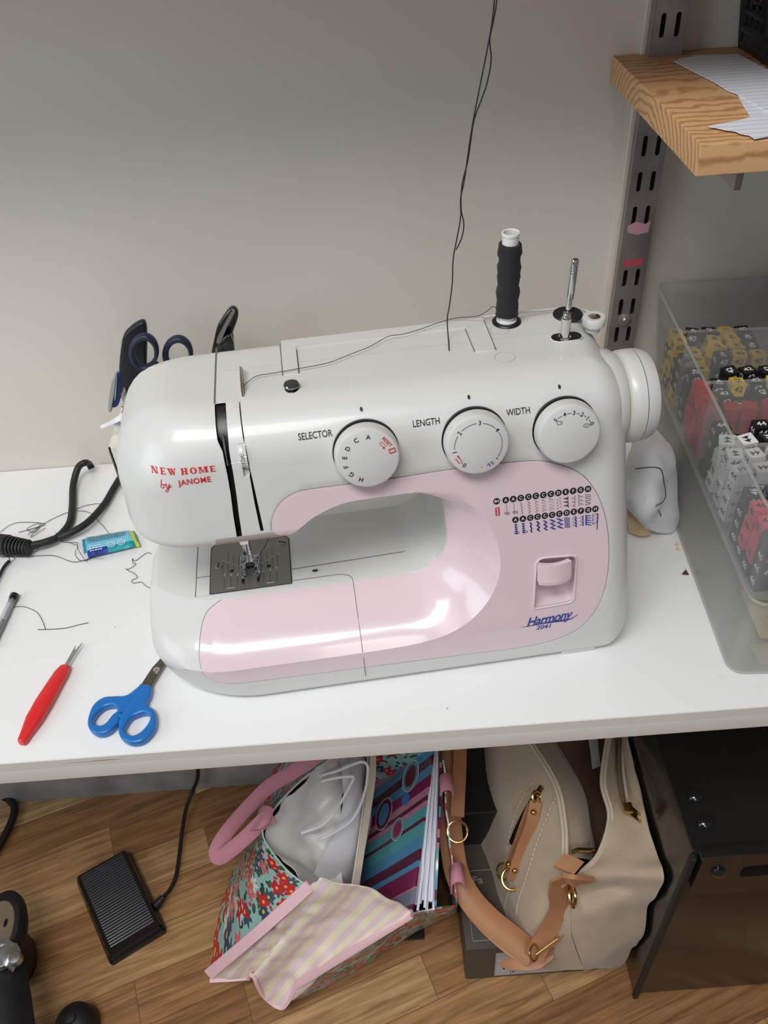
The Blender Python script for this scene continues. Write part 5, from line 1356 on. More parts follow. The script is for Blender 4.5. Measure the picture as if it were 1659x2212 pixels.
# ------------------------------------------------------------------ cloth behind the machine, right
def cloth_mat(name, col, sc_=500): return mat(name, col, 0.85, bump=0.35, bscale=sc_, sheen=0.3)
m_towel = cloth_mat('white_cotton', srgb(226, 227, 232))
bm = bmesh.new()
rows = [[at(1370, 930, .10), at(1400, 925, .105), at(1420, 935, .09), at(1425, 960, .06)],
        [at(1360, 960, .10), at(1400, 962, .11), at(1440, 972, .095), at(1444, 990, .05)],
        [at(1350, 1010, .085), at(1400, 1010, .10), at(1445, 1015, .085), at(1452, 1030, .035)],
        [at(1350, 1060, .07), at(1400, 1050, .085), at(1440, 1055, .07), at(1456, 1080, .02)],
        [at(1350, 1090, .05), at(1395, 1085, .075), at(1430, 1100, .05), at(1452, 1115, .010)],
        [at(1360, 1110, .02), at(1390, 1115, .05), at(1420, 1125, .03), at(1448, 1138, .004)],
        [at(1370, 1125, .006), at(1400, 1140, .012), at(1420, 1150, .008), at(1440, 1148, .002)]]
sheet(bm, rows, 6, 5, th=0.003, wr=0.008, wscale=22, seed=5)
tw_ = tag(obj('folded_cloth', bm, m_towel), 'crumpled white cotton cloth lying between machine and plastic boxes', 'cloth')
bvT = mesh_bvh(tw_)
thread('thread_scrap', lay_on(bvT, ((1374, 1013), (1395, 1010), (1425, 1012), (1432, 1040), (1436, 1068), (1428, 1085), (1415, 1092), (1422, 1104), (1427, 1113)), 0.0012), 'wavy grey thread lying on the white cotton cloth', r=0.0004, n=3)
bm = bmesh.new()
rows = [[at(1355, 1085, .03), at(1385, 1090, .03), at(1405, 1110, .012)], [at(1355, 1120, .025), at(1385, 1130, .02), at(1410, 1135, .006)], [at(1360, 1150, .006), at(1385, 1155, .006), at(1402, 1157, .003)]]
sheet(bm, rows, 5, 5, th=0.002, wr=0.002, wscale=40)
tag(obj('tan_cloth', bm, cloth_mat('tan_felt', srgb(205, 178, 138))), 'tan felt piece under the white cloth beside the machine', 'cloth')
for i, (x, y, c, l) in enumerate(((1480, 1238, srgb(96, 46, 40), 'dark red crumb beside the plastic box'), (1461, 1176, srgb(222, 196, 150), 'yellow crumb nearest the cloth beside the plastic box'), (1463, 1186, srgb(222, 196, 150), 'yellow crumb in front of the other yellow crumb'))):
    bm = bmesh.new(); s_ = 0.004 if i == 0 else 0.0028; p = at(x, y, 0)
    prism(bm, [(p.x - s_, p.y - s_ * .5), (p.x + s_ * .6, p.y - s_ * .8), (p.x + s_ * .4, p.y + s_)], 0.0002, 0.0015)
    tag(obj('crumb', bm, mat('crumb_%d' % i, c, 0.7), smooth=False), l, 'crumb')
# ------------------------------------------------------------------ under the desk
FH = lambda px, py, h: at(px, py, FZ + h)
# foot pedal
fp_ = thing('foot_pedal', 'black ribbed sewing machine foot pedal on the parquet floor', 'foot pedal')
c_tl, c_tr, c_br, c_bl = FH(164, 1904, .012), FH(281, 1838, .012), FH(360, 2008, .010), FH(237, 2084, .010)
def pedal(u, v, h):    # u across 0..1, v along 0..1 (back to front)
    p = (c_tl * (1 - u) + c_tr * u) * (1 - v) + (c_bl * (1 - u) + c_br * u) * v
    return Vector((p.x, p.y, FZ + h))
def slab(bm, ins, h0a, h0b, h1a, h1b, r=0.06):
    pts = fillet([(ins, ins, r), (1 - ins, ins, r), (1 - ins, 1 - ins, r * .7), (ins, 1 - ins, r * .7)], 5)
    lo = [bm.verts.new(pedal(p.x, p.y, h0a + (h0b - h0a) * p.y)) for p in pts]
    mi_ = [bm.verts.new(pedal(p.x, p.y, (h1a + (h1b - h1a) * p.y) - 0.003)) for p in pts]
    hi = [bm.verts.new(pedal(.5 + (p.x - .5) * .96, .5 + (p.y - .5) * .975, h1a + (h1b - h1a) * p.y)) for p in pts]
    n = len(pts)
    for A_, B_ in ((lo, mi_), (mi_, hi)):
        for i in range(n): bm.faces.new((A_[i], A_[(i + 1) % n], B_[(i + 1) % n], B_[i]))
    bm.faces.new(hi); bm.faces.new(lo[::-1]); bmesh.ops.recalc_face_normals(bm, faces=bm.faces)
bm = bmesh.new(); slab(bm, 0.0, 0, 0, 0.017, 0.011); obj('pedal_base', bm, m_blackgl, fp_)
bm = bmesh.new(); slab(bm, 0.035, 0.012, 0.008, 0.036, 0.017); obj('pedal_top', bm, m_blackgl, fp_)
m_rib = mat('pedal_ribs', srgb(46, 46, 56), 0.24, coat=0.5)
bm = bmesh.new()
for k in range(29):
    v = 0.075 + 0.80 * k / 28
    h = 0.036 + (0.017 - 0.036) * v
    tube(bm, [pedal(0.12, v, h + .0002), pedal(0.88, v, h + .0002)], 0.0017, 8)
obj('tread_ribs', bm, m_rib, fp_)
bm = bmesh.new(); A = pedal(1.0, 0.80, .012); B = FH(352, 1938, .014)
d = (B - pedal(0.97, .70, .012)); Mq = Matrix.Translation(pedal(0.97, .62, .012)) @ d.to_track_quat('Z', 'Y').to_matrix().to_4x4()
S0 = FH(335, 1958, .012); S1 = FH(353, 1938, .014); d = (S1 - S0); Mq = Matrix.Translation(S0) @ d.to_track_quat('Z', 'Y').to_matrix().to_4x4(); Lk = d.length
pr = []
for k in range(5): pr += [(.0085 - .0007 * k, Lk * .2 * k), (.0085 - .0007 * k, Lk * (.2 * k + .11)), (.0058, Lk * (.2 * k + .12)), (.0058, Lk * (.2 * k + .19))]
lathe(bm, pr, 16, Mq); obj('cable_boot', bm, m_rubber, fp_)
bm = bmesh.new(); tube(bm, crom([FH(352, 1939, .014), FH(368, 1920, .008), FH(380, 1892, .006), (FH(388, 1840, .006)), FH(394, 1790, .008), FH(404, 1740, .015), FH(418, 1705, .03), FH(427, 1680, .06), FH(427, 1650, .10), FH(425, 1600, .18)], 8), 0.0032, 10); obj('pedal_cable', bm, m_rubber, fp_)

# left: chair base and loop cable
m_gunk = mat('scuffed_taupe', srgb(120, 104, 84), 0.6, var=0.15, vscale=60)
m_alu = mat('scratched_metal', srgb(190, 192, 194), 0.3, metal=0.9, var=0.15, vscale=80)
ch = thing('chair_base', 'black swivel chair leg with a round hub and metal clamp cut off at lower left', 'chair')
p = FH(-4, 2022, .12)
bm = bmesh.new(); lathe(bm, [(.020, -.119), (.026, -.10), (.024, -.05), (.043, -.02), (.047, -.005), (.046, .006), (.040, .012), (.033, .013), (.0005, .012)], 40, Matrix.Translation(p) @ Matrix.Diagonal((0.80, 1.40, 1, 1))); obj('hub', bm, m_rubber, ch)
bm = bmesh.new(); lathe(bm, [(.034, .011), (.032, .0145), (.0005, .015)], 40, Matrix.Translation(p) @ Matrix.Diagonal((0.80, 1.40, 1, 1))); obj('hub_plate', bm, m_gunk, ch)
bm = bmesh.new(); lathe(bm, [(.003, 0), (.003, .0008), (.0002, .0009)], 12, Matrix.Translation(FH(12, 1994, .1355)) @ Matrix.Diagonal((0.8, 2.0, 1, 1))); obj('plate_hole', bm, m_black, ch)
q = FH(2, 2062, .142)
bm = bmesh.new(); lathe(bm, [(.020, -.006), (.020, .004), (.013, .005), (.011, .001), (.008, .0005), (.0004, .0004)], 32, Matrix.Translation(q)); obj('clamp_ring', bm, m_alu, ch)
bm = bmesh.new(); rows = [[FH(0, 2045, .140), FH(20, 2040, .142), FH(34, 2043, .138)], [FH(4, 2065, .146), FH(22, 2062, .148), FH(42, 2062, .140)], [FH(0, 2085, .142), FH(14, 2088, .146), FH(24, 2098, .134)]]
sheet(bm, rows, 5, 5, th=0.008); obj('clamp_plate', bm, m_alu, ch)
q = FH(34, 2072, .145); bm = bmesh.new(); lathe(bm, [(.0095, -.004), (.0095, .004), (.0075, .007), (.003, .008), (.0003, .008)], 20, Matrix.Translation(q)); obj('clamp_screw', bm, m_alu, ch)
bm = bmesh.new(); A = FH(-30, 2070, .10); B = FH(22, 2290, .09)
rows = [[FH(-60, 2090, .10), FH(0, 2075, .115), FH(38, 2082, .10)], [FH(-60, 2150, .10), FH(5, 2150, .12), FH(50, 2140, .10)], [FH(-60, 2230, .10), FH(10, 2230, .12), FH(62, 2210, .10)], [FH(-60, 2330, .10), FH(15, 2330, .12), FH(80, 2330, .10)]]
sheet(bm, rows, 4, 5, th=0.03); obj('leg', bm, m_rubber, ch)
cw = thing('caster_wheel', 'black round caster top at the bottom edge below the foot pedal', 'caster')
bm = bmesh.new(); lathe(bm, [(.028, 0), (.030, .02), (.027, .038), (.018, .048), (.008, .051), (.0003, .051)], 32, Matrix.Translation(FH(176, 2225, 0.0))); obj('wheel_cover', bm, m_rubber, cw)
bm = bmesh.new(); lathe(bm, [(.007, .048), (.007, .056), (.0003, .057)], 16, Matrix.Translation(FH(176, 2225, 0.0))); obj('caster_stem', bm, m_rubber, cw)
lc = thing('black_cable', 'thick black cable loop on the floor under the left end of the desk', 'cable')
bm = bmesh.new(); tube(bm, crom([FH(-40, 1735, .012), FH(-8, 1722, .012), FH(14, 1724, .012), (FH(30, 1740, .012)), FH(30, 1758, .012), FH(18, 1790, .010), FH(-4, 1830, .008), FH(-30, 1870, .008)], 8), 0.0065, 12); obj('cable', bm, m_rubber, lc)

# ---- tote bag
def cam_ups(P):
    P = [Vector(p) for p in P]; out = []
    for i, p in enumerate(P):
        t = P[min(i + 1, len(P) - 1)] - P[max(i - 1, 0)]; out.append(t.cross(Vector((0.15, -0.6, 1.0))))
    return out
def floral():
    m = mat('floral_oilcloth', srgb(150, 190, 182), 0.35, coat=0.25)
    nt = m.node_tree; b = nt.nodes['Principled BSDF']; L = nt.links.new
    uv = nt.nodes.new('ShaderNodeUVMap'); uv.uv_map = 'UVMap'
    def math_(op, a, b_=None, c_=None):
        n = nt.nodes.new('ShaderNodeMath'); n.operation = op
        for i, v in enumerate((a, b_, c_)):
            if v is None: continue
            if isinstance(v, (int, float)): n.inputs[i].default_value = v
            else: L(v, n.inputs[i])
        return n.outputs[0]
    cur = None
    def layer(prev, scale, size, petals, stops, seed, keep):
        mp = nt.nodes.new('ShaderNodeMapping'); mp.inputs['Location'].default_value = (seed, seed * 1.7, 0); L(uv.outputs['UV'], mp.inputs['Vector'])
        v = nt.nodes.new('ShaderNodeTexVoronoi'); v.voronoi_dimensions = '2D'; v.inputs['Scale'].default_value = scale; v.inputs['Randomness'].default_value = 0.75
        L(mp.outputs['Vector'], v.inputs['Vector'])
        sub = nt.nodes.new('ShaderNodeVectorMath'); sub.operation = 'SUBTRACT'; L(mp.outputs['Vector'], sub.inputs[0]); L(v.outputs['Position'], sub.inputs[1])
        s = nt.nodes.new('ShaderNodeSeparateXYZ'); L(sub.outputs[0], s.inputs[0])
        ang = math_('ARCTAN2', s.outputs['Y'], s.outputs['X'])
        cs = nt.nodes.new('ShaderNodeSeparateColor'); L(v.outputs['Color'], cs.inputs[0])
        ph = math_('MULTIPLY_ADD', ang, petals, math_('MULTIPLY', cs.outputs[1], 6.0))
        pet = math_('MULTIPLY_ADD', math_('COSINE', ph), 0.22, 0.78)
        rad_ = math_('MULTIPLY', pet, size)
        inside_ = math_('LESS_THAN', v.outputs['Distance'], rad_)
        kp = math_('LESS_THAN', cs.outputs[2], keep)
        fac = math_('MULTIPLY', inside_, kp)
        r = nt.nodes.new('ShaderNodeValToRGB'); r.color_ramp.interpolation = 'CONSTANT'; e = r.color_ramp.elements
        e[0].position = 0; e[0].color = (*stops[0], 1); e[1].position = 1.0 / len(stops); e[1].color = (*stops[1], 1)
        for i, c in enumerate(stops[2:]): k = e.new((i + 2) / len(stops)); k.color = (*c, 1)
        L(cs.outputs[0], r.inputs['Fac'])
        mx = nt.nodes.new('ShaderNodeMix'); mx.data_type = 'RGBA'; L(fac, mx.inputs[0])
        if isinstance(prev, tuple): mx.inputs[6].default_value = (*prev, 1)
        else: L(prev, mx.inputs[6])
        L(r.outputs['Color'], mx.inputs[7])
        cen = math_('MULTIPLY', math_('LESS_THAN', v.outputs['Distance'], size * 0.2), kp)
        mx2 = nt.nodes.new('ShaderNodeMix'); mx2.data_type = 'RGBA'; L(cen, mx2.inputs[0]); L(mx.outputs[2], mx2.inputs[6]); mx2.inputs[7].default_value = (*srgb(225, 180, 90), 1)
        return (mx.outputs[2] if petals < 3 else mx2.outputs[2])
    G1, G2 = srgb(52, 96, 62), srgb(40, 74, 56)
    c = layer(srgb(152, 192, 184), 62, 0.30, 2, [G1, G2, srgb(190, 60, 70)], 1.3, 0.8)
    c = layer(c, 46, 0.34, 2, [G1, G2, G1], 5.1, 0.7)
    c = layer(c, 30, 0.46, 7, [srgb(214, 222, 224), srgb(60, 84, 104), srgb(196, 44, 52), srgb(198, 205, 208)], 2.2, 0.6)
    c = layer(c, 31, 0.48, 5, [srgb(200, 40, 46), srgb(214, 110, 122), srgb(200, 40, 46), srgb(52, 72, 96)], 8.7, 0.75)
    L(c, b.inputs['Base Color']); return m
m_floral = floral()
def gingham():
    m = mat('gingham_lining', srgb(224, 208, 200), 0.5, coat=0.1)
    nt = m.node_tree; b = nt.nodes['Principled BSDF']; L = nt.links.new
    uv = nt.nodes.new('ShaderNodeUVMap'); uv.uv_map = 'UVMap'; s = nt.nodes.new('ShaderNodeSeparateXYZ'); L(uv.outputs['UV'], s.inputs[0])
    mu = nt.nodes.new('ShaderNodeMath'); mu.operation = 'MULTIPLY'; mu.inputs[1].default_value = 48; L(s.outputs['X'], mu.inputs[0])
    fr = nt.nodes.new('ShaderNodeMath'); fr.operation = 'FRACT'; L(mu.outputs[0], fr.inputs[0])
    gt = nt.nodes.new('ShaderNodeMath'); gt.operation = 'GREATER_THAN'; gt.inputs[1].default_value = 0.5; L(fr.outputs[0], gt.inputs[0])
    mx = nt.nodes.new('ShaderNodeMix'); mx.data_type = 'RGBA'; L(gt.outputs[0], mx.inputs[0]); mx.inputs[6].default_value = (*srgb(232, 224, 198), 1); mx.inputs[7].default_value = (*srgb(226, 204, 208), 1)
    L(mx.outputs[2], b.inputs['Base Color']); return m
m_ging = gingham(); m_bind = mat('pink_binding', srgb(236, 196, 204), 0.55)
m_web = mat('pink_webbing', srgb(206, 140, 156), 0.75, bump=0.6, bscale=700)
tb = thing('tote_bag', 'mint floral oilcloth tote bag slumped open on the floor, pink gingham lining folded out', 'bag')
bm = bmesh.new()
rows = [[FH(730, 1610, .30), FH(655, 1620, .15), FH(590, 1640, .01)], [FH(705, 1648, .30), FH(630, 1665, .15), FH(572, 1690, .005)], [FH(655, 1682, .295), FH(600, 1712, .15), FH(560, 1735, .005)], [FH(592, 1748, .29), FH(560, 1790, .17), FH(540, 1815, .02)],
        [FH(567, 1800, .28), FH(540, 1840, .18), FH(512, 1870, .03)], [FH(604, 1862, .28), FH(540, 1900, .20), FH(488, 1925, .05)], [FH(640, 1897, .28), FH(548, 1952, .20), FH(470, 1985, .06)], [FH(668, 1914, .28), FH(562, 2010, .19), FH(450, 2105, .06)]]
Pt, _n = sheet(bm, rows, 8, 6, th=0.002, wr=0.0035, wscale=22)
obj('floral_side', bm, m_floral, tb, angle=80)
bm = bmesh.new(); tube(bm, [c[0] for c in [Pt[0]]] and Pt[0][6:], 0.0014, 6); obj('rim_piping', bm, mat('mint_piping', srgb(180, 205, 190), 0.5), tb)
E1 = [Pt[i][-1] for i in range(len(Pt))]
bm = bmesh.new(); strap(bm, [p + Vector((0.001, -0.001, 0.0035)) for p in E1], 0.016, 0.0035, (FH(668, 1914, .28) - FH(650, 1898, .28)) if False else (Vector((0.02, -0.01, 0.004)))); 
bnd = obj('side_binding', bm, m_bind, tb)
tops = [(672, 1920), (684, 1904), (700, 1901), (740, 1910), (790, 1915), (850, 1943), (890, 1974)]
bots = [(455, 2118), (500, 2116), (538, 2112), (548, 2108), (572, 2152), (612, 2176), (642, 2128)]
th_ = [.275, .295, .30, .30, .29, .275, .25]; bh_ = [.045, .045, .05, .095, .035, .02, .075]
rows = []
for k in range(6):
    t = k / 5; row = []
    for i in range(7):
        b = bots[i]
        x = tops[i][0] * (1 - t) + b[0] * t; y = tops[i][1] * (1 - t) + b[1] * t
        h = th_[i] * (1 - t) + bh_[i] * t + 0.018 * math.sin(PI * t) * math.sin(i * 1.3)
        row.append(FH(x, y, h))
    rows.append(row)
bm = bmesh.new(); Pl, _n = sheet(bm, rows, 8, 8, th=0.0022, wr=0.0055, wscale=26, seed=4)
obj('folded_lining', bm, m_ging, tb, angle=80)
bm = bmesh.new(); strap(bm, [p + Vector((0, 0, .001)) for p in [c[-1] for c in Pl]], 0.010, 0.005, Vector((0.0, -0.5, 1))); obj('hem_binding', bm, m_bind, tb)
bm = bmesh.new(); strap(bm, [p + Vector((0, 0, .001)) for p in Pl[-1]], 0.013, 0.005, Vector((1, 1.2, 0.3))); obj('hem_binding', bm, m_bind, tb)
bm = bmesh.new()
rows = [[FH(985, 1957, .215), FH(984, 1968, .1), FH(978, 1976, .01)], [FH(930, 1966, .225), FH(932, 1985, .11), FH(918, 2002, .01)], [FH(886, 1978, .225), FH(868, 2008, .11), FH(852, 2040, .01)], [FH(765, 2058, .14), FH(762, 2080, .07), FH(757, 2102, .01)], [FH(640, 2128, .06), FH(641, 2146, .03), FH(640, 2160, .006)]]
sheet(bm, rows, 6, 8, th=0.002, wr=0.002, wscale=30, seed=6); obj('floral_front', bm, m_floral, tb, angle=80)
bm = bmesh.new()
R_ = [(957, 1610, .30), (958, 1650, .295), (966, 1760, .28), (976, 1850, .25), (986, 1957, .215)]
rows = []
for q in R_:
    p = FH(*q); bo = FH(978, 1976, .008) if q[1] > 1900 else Vector((p.x - .008, p.y + .07, FZ + .004)); rows.append([p, p * .6 + bo * .4, bo])
Pr, _n = sheet(bm, rows, 6, 6, th=0.002, wr=0.003, wscale=24, seed=8); obj('floral_side', bm, m_floral, tb, angle=80)
bm = bmesh.new(); p0 = FH(985, 1957, .215); p1 = FH(957, 1610, .3)
rows = [[FH(730, 1610, .30), FH(850, 1600, .30), FH(957, 1600, .30)], [Vector((FH(590, 1640, 0).x + .02, FH(590, 1640, 0).y, FZ + .003)), Vector((-.04, .72, FZ + .003)), Vector((.05, .72, FZ + .003))]]
sheet(bm, rows, 4, 4, th=0.002); obj('floral_back', bm, m_floral, tb)
bm = bmesh.new(); lp = crom([FH(590, 1762, .296), FH(566, 1775, .29), FH(535, 1805, .27), FH(500, 1835, .25), FH(474, 1852, .235), FH(468, 1835, .24), FH(492, 1795, .25), FH(535, 1745, .26), FH(580, 1700, .28), FH(625, 1672, .30), FH(675, 1640, .315), FH(720, 1600, .32)], 7)
strap(bm, lp, 0.021, 0.0022, cam_ups(lp)); obj('handle', bm, m_web, tb, angle=60)
bm = bmesh.new(); rows = [[FH(568, 1742, .290), FH(580, 1742, .300), FH(592, 1750, .298)], [FH(556, 1768, .288), FH(570, 1770, .300), FH(582, 1774, .298)], [FH(540, 1796, .276), FH(556, 1792, .292), FH(570, 1786, .294)]]
sheet(bm, rows, 6, 6, th=0.003); obj('handle_end', bm, m_web, tb, angle=60)
for (x, y, h, dx) in ((965, 1690, .292, -.004), (988, 1886, .245, -.004)):
    bm = bmesh.new(); p = FH(x, y, h)
    strap(bm, crom([p + Vector((-.009, 0, -.03)), p + Vector((-.008, 0, -.006)), p + Vector((-.003, 0, .002)), p + Vector((.004, 0, .001)), p + Vector((.008, 0, -.008)), p + Vector((.008, 0, -.014))], 6), 0.030, 0.0030, Vector((0.05, 1, -0.2))); obj('handle_stub', bm, m_web, tb, angle=60)
# contents
m_bagp = mat('white_plastic_bag', srgb(232, 231, 229), 0.4, coat=0.2)
pb = thing('carrier_bag', 'crumpled white carrier bag with cord handles inside the floral tote', 'bag')
rows = [[FH(715, 1605, .275), FH(750, 1600, .25), FH(800, 1600, .22)], [FH(662, 1680, .285), FH(735, 1650, .25), FH(800, 1640, .20)], [FH(608, 1735, .28), FH(690, 1715, .24), FH(745, 1700, .23), ][:3], [FH(577, 1795, .272), FH(660, 1780, .23), FH(735, 1770, .22)],
        [FH(604, 1855, .270), FH(670, 1850, .21), FH(735, 1850, .20)], [FH(664, 1910, .268), FH(700, 1910, .2), FH(740, 1920, .18)]]
bm = bmesh.new(); sheet(bm, rows, 8, 8, th=0.001, wr=0.010, wscale=24, seed=12); obj('crumpled_film', bm, m_bagp, pb, angle=70)
rows = [[FH(735, 1620, .26), FH(770, 1620, .24), FH(815, 1620, .18)], [FH(738, 1665, .262), FH(768, 1670, .25), FH(795, 1680, .19)], [FH(740, 1735, .25), FH(778, 1740, .23), FH(800, 1745, .17)], [FH(720, 1800, .235), FH(770, 1810, .21), FH(790, 1820, .15)], [FH(690, 1860, .22), FH(745, 1880, .19), FH(770, 1890, .13)], [FH(665, 1915, .21), FH(730, 1925, .17), FH(762, 1930, .12)]]
bm = bmesh.new(); sheet(bm, rows, 8, 8, th=0.001, wr=0.005, wscale=18, seed=21); obj('crumpled_film', bm, mat('pale_grey_plastic', srgb(222, 222, 230), 0.4, coat=0.1), pb, angle=70)
def c2(x, y, h): return FH(700 + x / 5.184, 1620 + y / 5.184, h)
for pts_ in ([(-40, 300, .27), (0, 275, .275), (150, 235, .28), (300, 170, .285), (430, 135, .285), (485, 175, .285), (490, 260, .28), (470, 420, .275), (400, 640, .27), (300, 800, .265), (140, 910, .262), (0, 985, .26), (-75, 1010, .25)],
             [(-30, 355, .275), (100, 320, .28), (320, 300, .285), (300, 390, .282), (200, 570, .275), (90, 740, .27), (-30, 850, .262), (-160, 900, .255), (-250, 930, .25)]):
    bm = bmesh.new(); tube(bm, crom([c2(*p) for p in pts_], 8), 0.0022, 8); obj('cord_handle', bm, m_bagp, pb)
bk = thing('book', 'cream-edged book standing on its side between carrier bag and striped folder', 'book')
bm = bmesh.new()
rows = [[FH(800, 1600, .24), FH(812, 1600, .24)], [FH(796, 1680, .245), FH(810, 1684, .24)], [FH(780, 1800, .235), FH(792, 1802, .23)], [FH(762, 1915, .22), FH(774, 1920, .215)]]
sheet(bm, rows, 3, 4, th=0.004); obj('page_block', bm, mat('book_cream', srgb(216, 204, 186), 0.7), bk)
bm = bmesh.new(); rows = [[FH(796, 1600, .24), FH(796, 1600, .05)], [FH(792, 1680, .245), FH(800, 1660, .05)], [FH(777, 1800, .235), FH(785, 1780, .05)], [FH(760, 1915, .22), FH(765, 1890, .05)]]
sheet(bm, rows, 3, 4, th=0.002); obj('book_cover', bm, mat('book_white', srgb(210, 206, 200), 0.5), bk)
def stripes():
    m = mat('striped_folder', srgb(120, 40, 90), 0.22, coat=0.5)
    nt = m.node_tree; b = nt.nodes['Principled BSDF']; L = nt.links.new
    uv = nt.nodes.new('ShaderNodeUVMap'); uv.uv_map = 'UVMap'; s = nt.nodes.new('ShaderNodeSeparateXYZ'); L(uv.outputs['UV'], s.inputs[0])
    a = nt.nodes.new('ShaderNodeMath'); a.operation = 'MULTIPLY_ADD'; a.inputs[1].default_value = 0.35; L(s.outputs['X'], a.inputs[0]); L(s.outputs['Y'], a.inputs[2])
    mu = nt.nodes.new('ShaderNodeMath'); mu.operation = 'MULTIPLY'; mu.inputs[1].default_value = 1 / 0.30; L(a.outputs[0], mu.inputs[0])
    r = nt.nodes.new('ShaderNodeValToRGB'); r.color_ramp.interpolation = 'CONSTANT'; e = r.color_ramp.elements
    MG, MB, PK, BL, TL, GR = srgb(128, 24, 78), srgb(92, 24, 54), srgb(196, 128, 150), srgb(78, 142, 184), srgb(84, 162, 168), srgb(130, 134, 158)
    seq = [(0, MG), (.06, MB), (.12, PK), (.15, MB), (.20, PK), (.24, BL), (.30, MB), (.35, BL), (.40, MG), (.46, PK), (.50, MB), (.52, PK), (.55, TL), (.60, MB), (.62, TL), (.68, BL), (.74, MB), (.79, BL), (.82, MG), (.90, PK), (.91, GR), (.97, MB)]
    e[0].position = 0; e[0].color = (*seq[0][1], 1); e[1].position = seq[1][0]; e[1].color = (*seq[1][1], 1)
    for p_, c_ in seq[2:]: k = e.new(p_); k.color = (*c_, 1)
    L(mu.outputs[0], r.inputs['Fac']); L(r.outputs['Color'], b.inputs['Base Color']); return m
m_str = stripes()
bd = thing('ring_binder', 'folder with maroon, pink and blue diagonal stripes and circles inside the tote', 'folder')
Q = [FH(812, 1630, .13), FH(940, 1600, .285), FH(892, 1965, .26), FH(768, 1925, .11)]
rows = [[Q[0], Q[0] * .5 + Q[1] * .5, Q[1]], [Q[0] * .5 + Q[3] * .5, (Q[0] + Q[1] + Q[2] + Q[3]) * .25, Q[1] * .5 + Q[2] * .5], [Q[3], Q[3] * .5 + Q[2] * .5, Q[2]]]
bm = bmesh.new(); Pc, Nc = sheet(bm, rows, 6, 6, th=0.003)
cov = obj('front_cover', bm, m_str, bd)
from mathutils.bvhtree import BVHTree
bvC = BVHTree.FromPolygons([p for c in Pc for p in c], [(i * len(Pc[0]) + j, (i + 1) * len(Pc[0]) + j, (i + 1) * len(Pc[0]) + j + 1, i * len(Pc[0]) + j + 1) for i in range(len(Pc) - 1) for j in range(len(Pc[0]) - 1)])
nn = (Q[1] - Q[0]).cross(Q[3] - Q[0]).normalized()
if nn.z < 0: nn = -nn
def covpt(px, py):     # where the pixel's line meets the cover
    d = ray(px, py).normalized(); h = bvC.ray_cast(CAM_C, d)
    if h[0] is not None: return h[0] + h[1] * (0.0024 if h[1].dot(d) < 0 else -0.0024)
    d = ray(px, py); t = (Q[0] - CAM_C).dot(nn) / d.dot(nn); return CAM_C + d * t + nn * 0.0019
bm = bmesh.new()
def ell(cx, cy, rx, ry, mi, off):
    ps = []
    for k in range(28):
        a = 2 * PI * k / 28; x = rx * math.cos(a); y = ry * math.sin(a); t_ = 0.32
        ps.append(covpt(700 + (cx + x * math.cos(t_) - y * math.sin(t_) * .9) / 5.184, 1620 + (cy + x * math.sin(t_) + y * math.cos(t_)) / 5.184) + nn * off)
    bm.faces.new([bm.verts.new(p) for p in ps]).material_index = mi
for cx, cy, rx, ry, cols in ((985, 300, 82, 190, (0, 1, 2)), (685, 725, 82, 195, (0, 2, 3)), (838, 895, 62, 138, (0, 1, 4)), (930, 555, 40, 78, (3, 5, 5))):
    ell(cx, cy, rx, ry, cols[0], 0); ell(cx, cy, rx * .88, ry * .93, cols[1], .0002); ell(cx, cy, rx * .6, ry * .68, cols[2], .0004)
bmesh.ops.recalc_face_normals(bm, faces=bm.faces)
obj('cover_circles', bm, [mat('circle_cream', srgb(200, 190, 196), .4), mat('circle_teal', srgb(90, 140, 140), .4), mat('circle_maroon', srgb(100, 24, 54), .4), mat('circle_blue', srgb(80, 130, 180), .4), mat('circle_magenta', srgb(150, 30, 84), .4), mat('circle_azure', srgb(50, 120, 190), .4)], cov, smooth=False)
bm = bmesh.new(); rows = [[FH(950, 1600, .290), FH(950, 1600, .12)], [FH(952, 1700, .285), FH(952, 1690, .12)], [FH(945, 1850, .27), FH(950, 1830, .1)], [FH(940, 1968, .235), FH(945, 1950, .09)]]
sheet(bm, rows, 3, 6, th=0.003); obj('back_cover', bm, m_str, bd)
m_sheet = mat('white_sheet', srgb(222, 223, 236), 0.65)
for k in range(9):
    t = k / 8; x0_ = 931 + (949 - 931) * t * .9; x1_ = 898 + (936 - 898) * t
    hh = .272 + .006 * math.sin(k * 2.1)
    bm = bmesh.new()
    rows = [[FH(x0_, 1600, hh), FH(x0_ - 1, 1600, hh - .12)], [FH(x0_ - 2, 1680, hh), FH(x0_ - 3, 1680, hh - .12)], [FH((x0_ + x1_) / 2, 1820, hh - .008), FH((x0_ + x1_) / 2, 1820, hh - .12)], [FH(x1_, 1955 + 12 * math.sin(k * 1.7), hh - .03), FH(x1_, 1955, hh - .13)]]
    sheet(bm, rows, 2, 5, th=0.0034, wr=0.001, wscale=40, seed=k)
    tag(obj('paper_sheet', bm, m_sheet), 'white paper sheet held inside the striped folder, %s from the striped cover' % ('first', 'second', 'third', 'fourth', 'fifth', 'sixth', 'seventh', 'eighth', 'ninth')[k], 'paper', 'paper sheets in the striped folder')

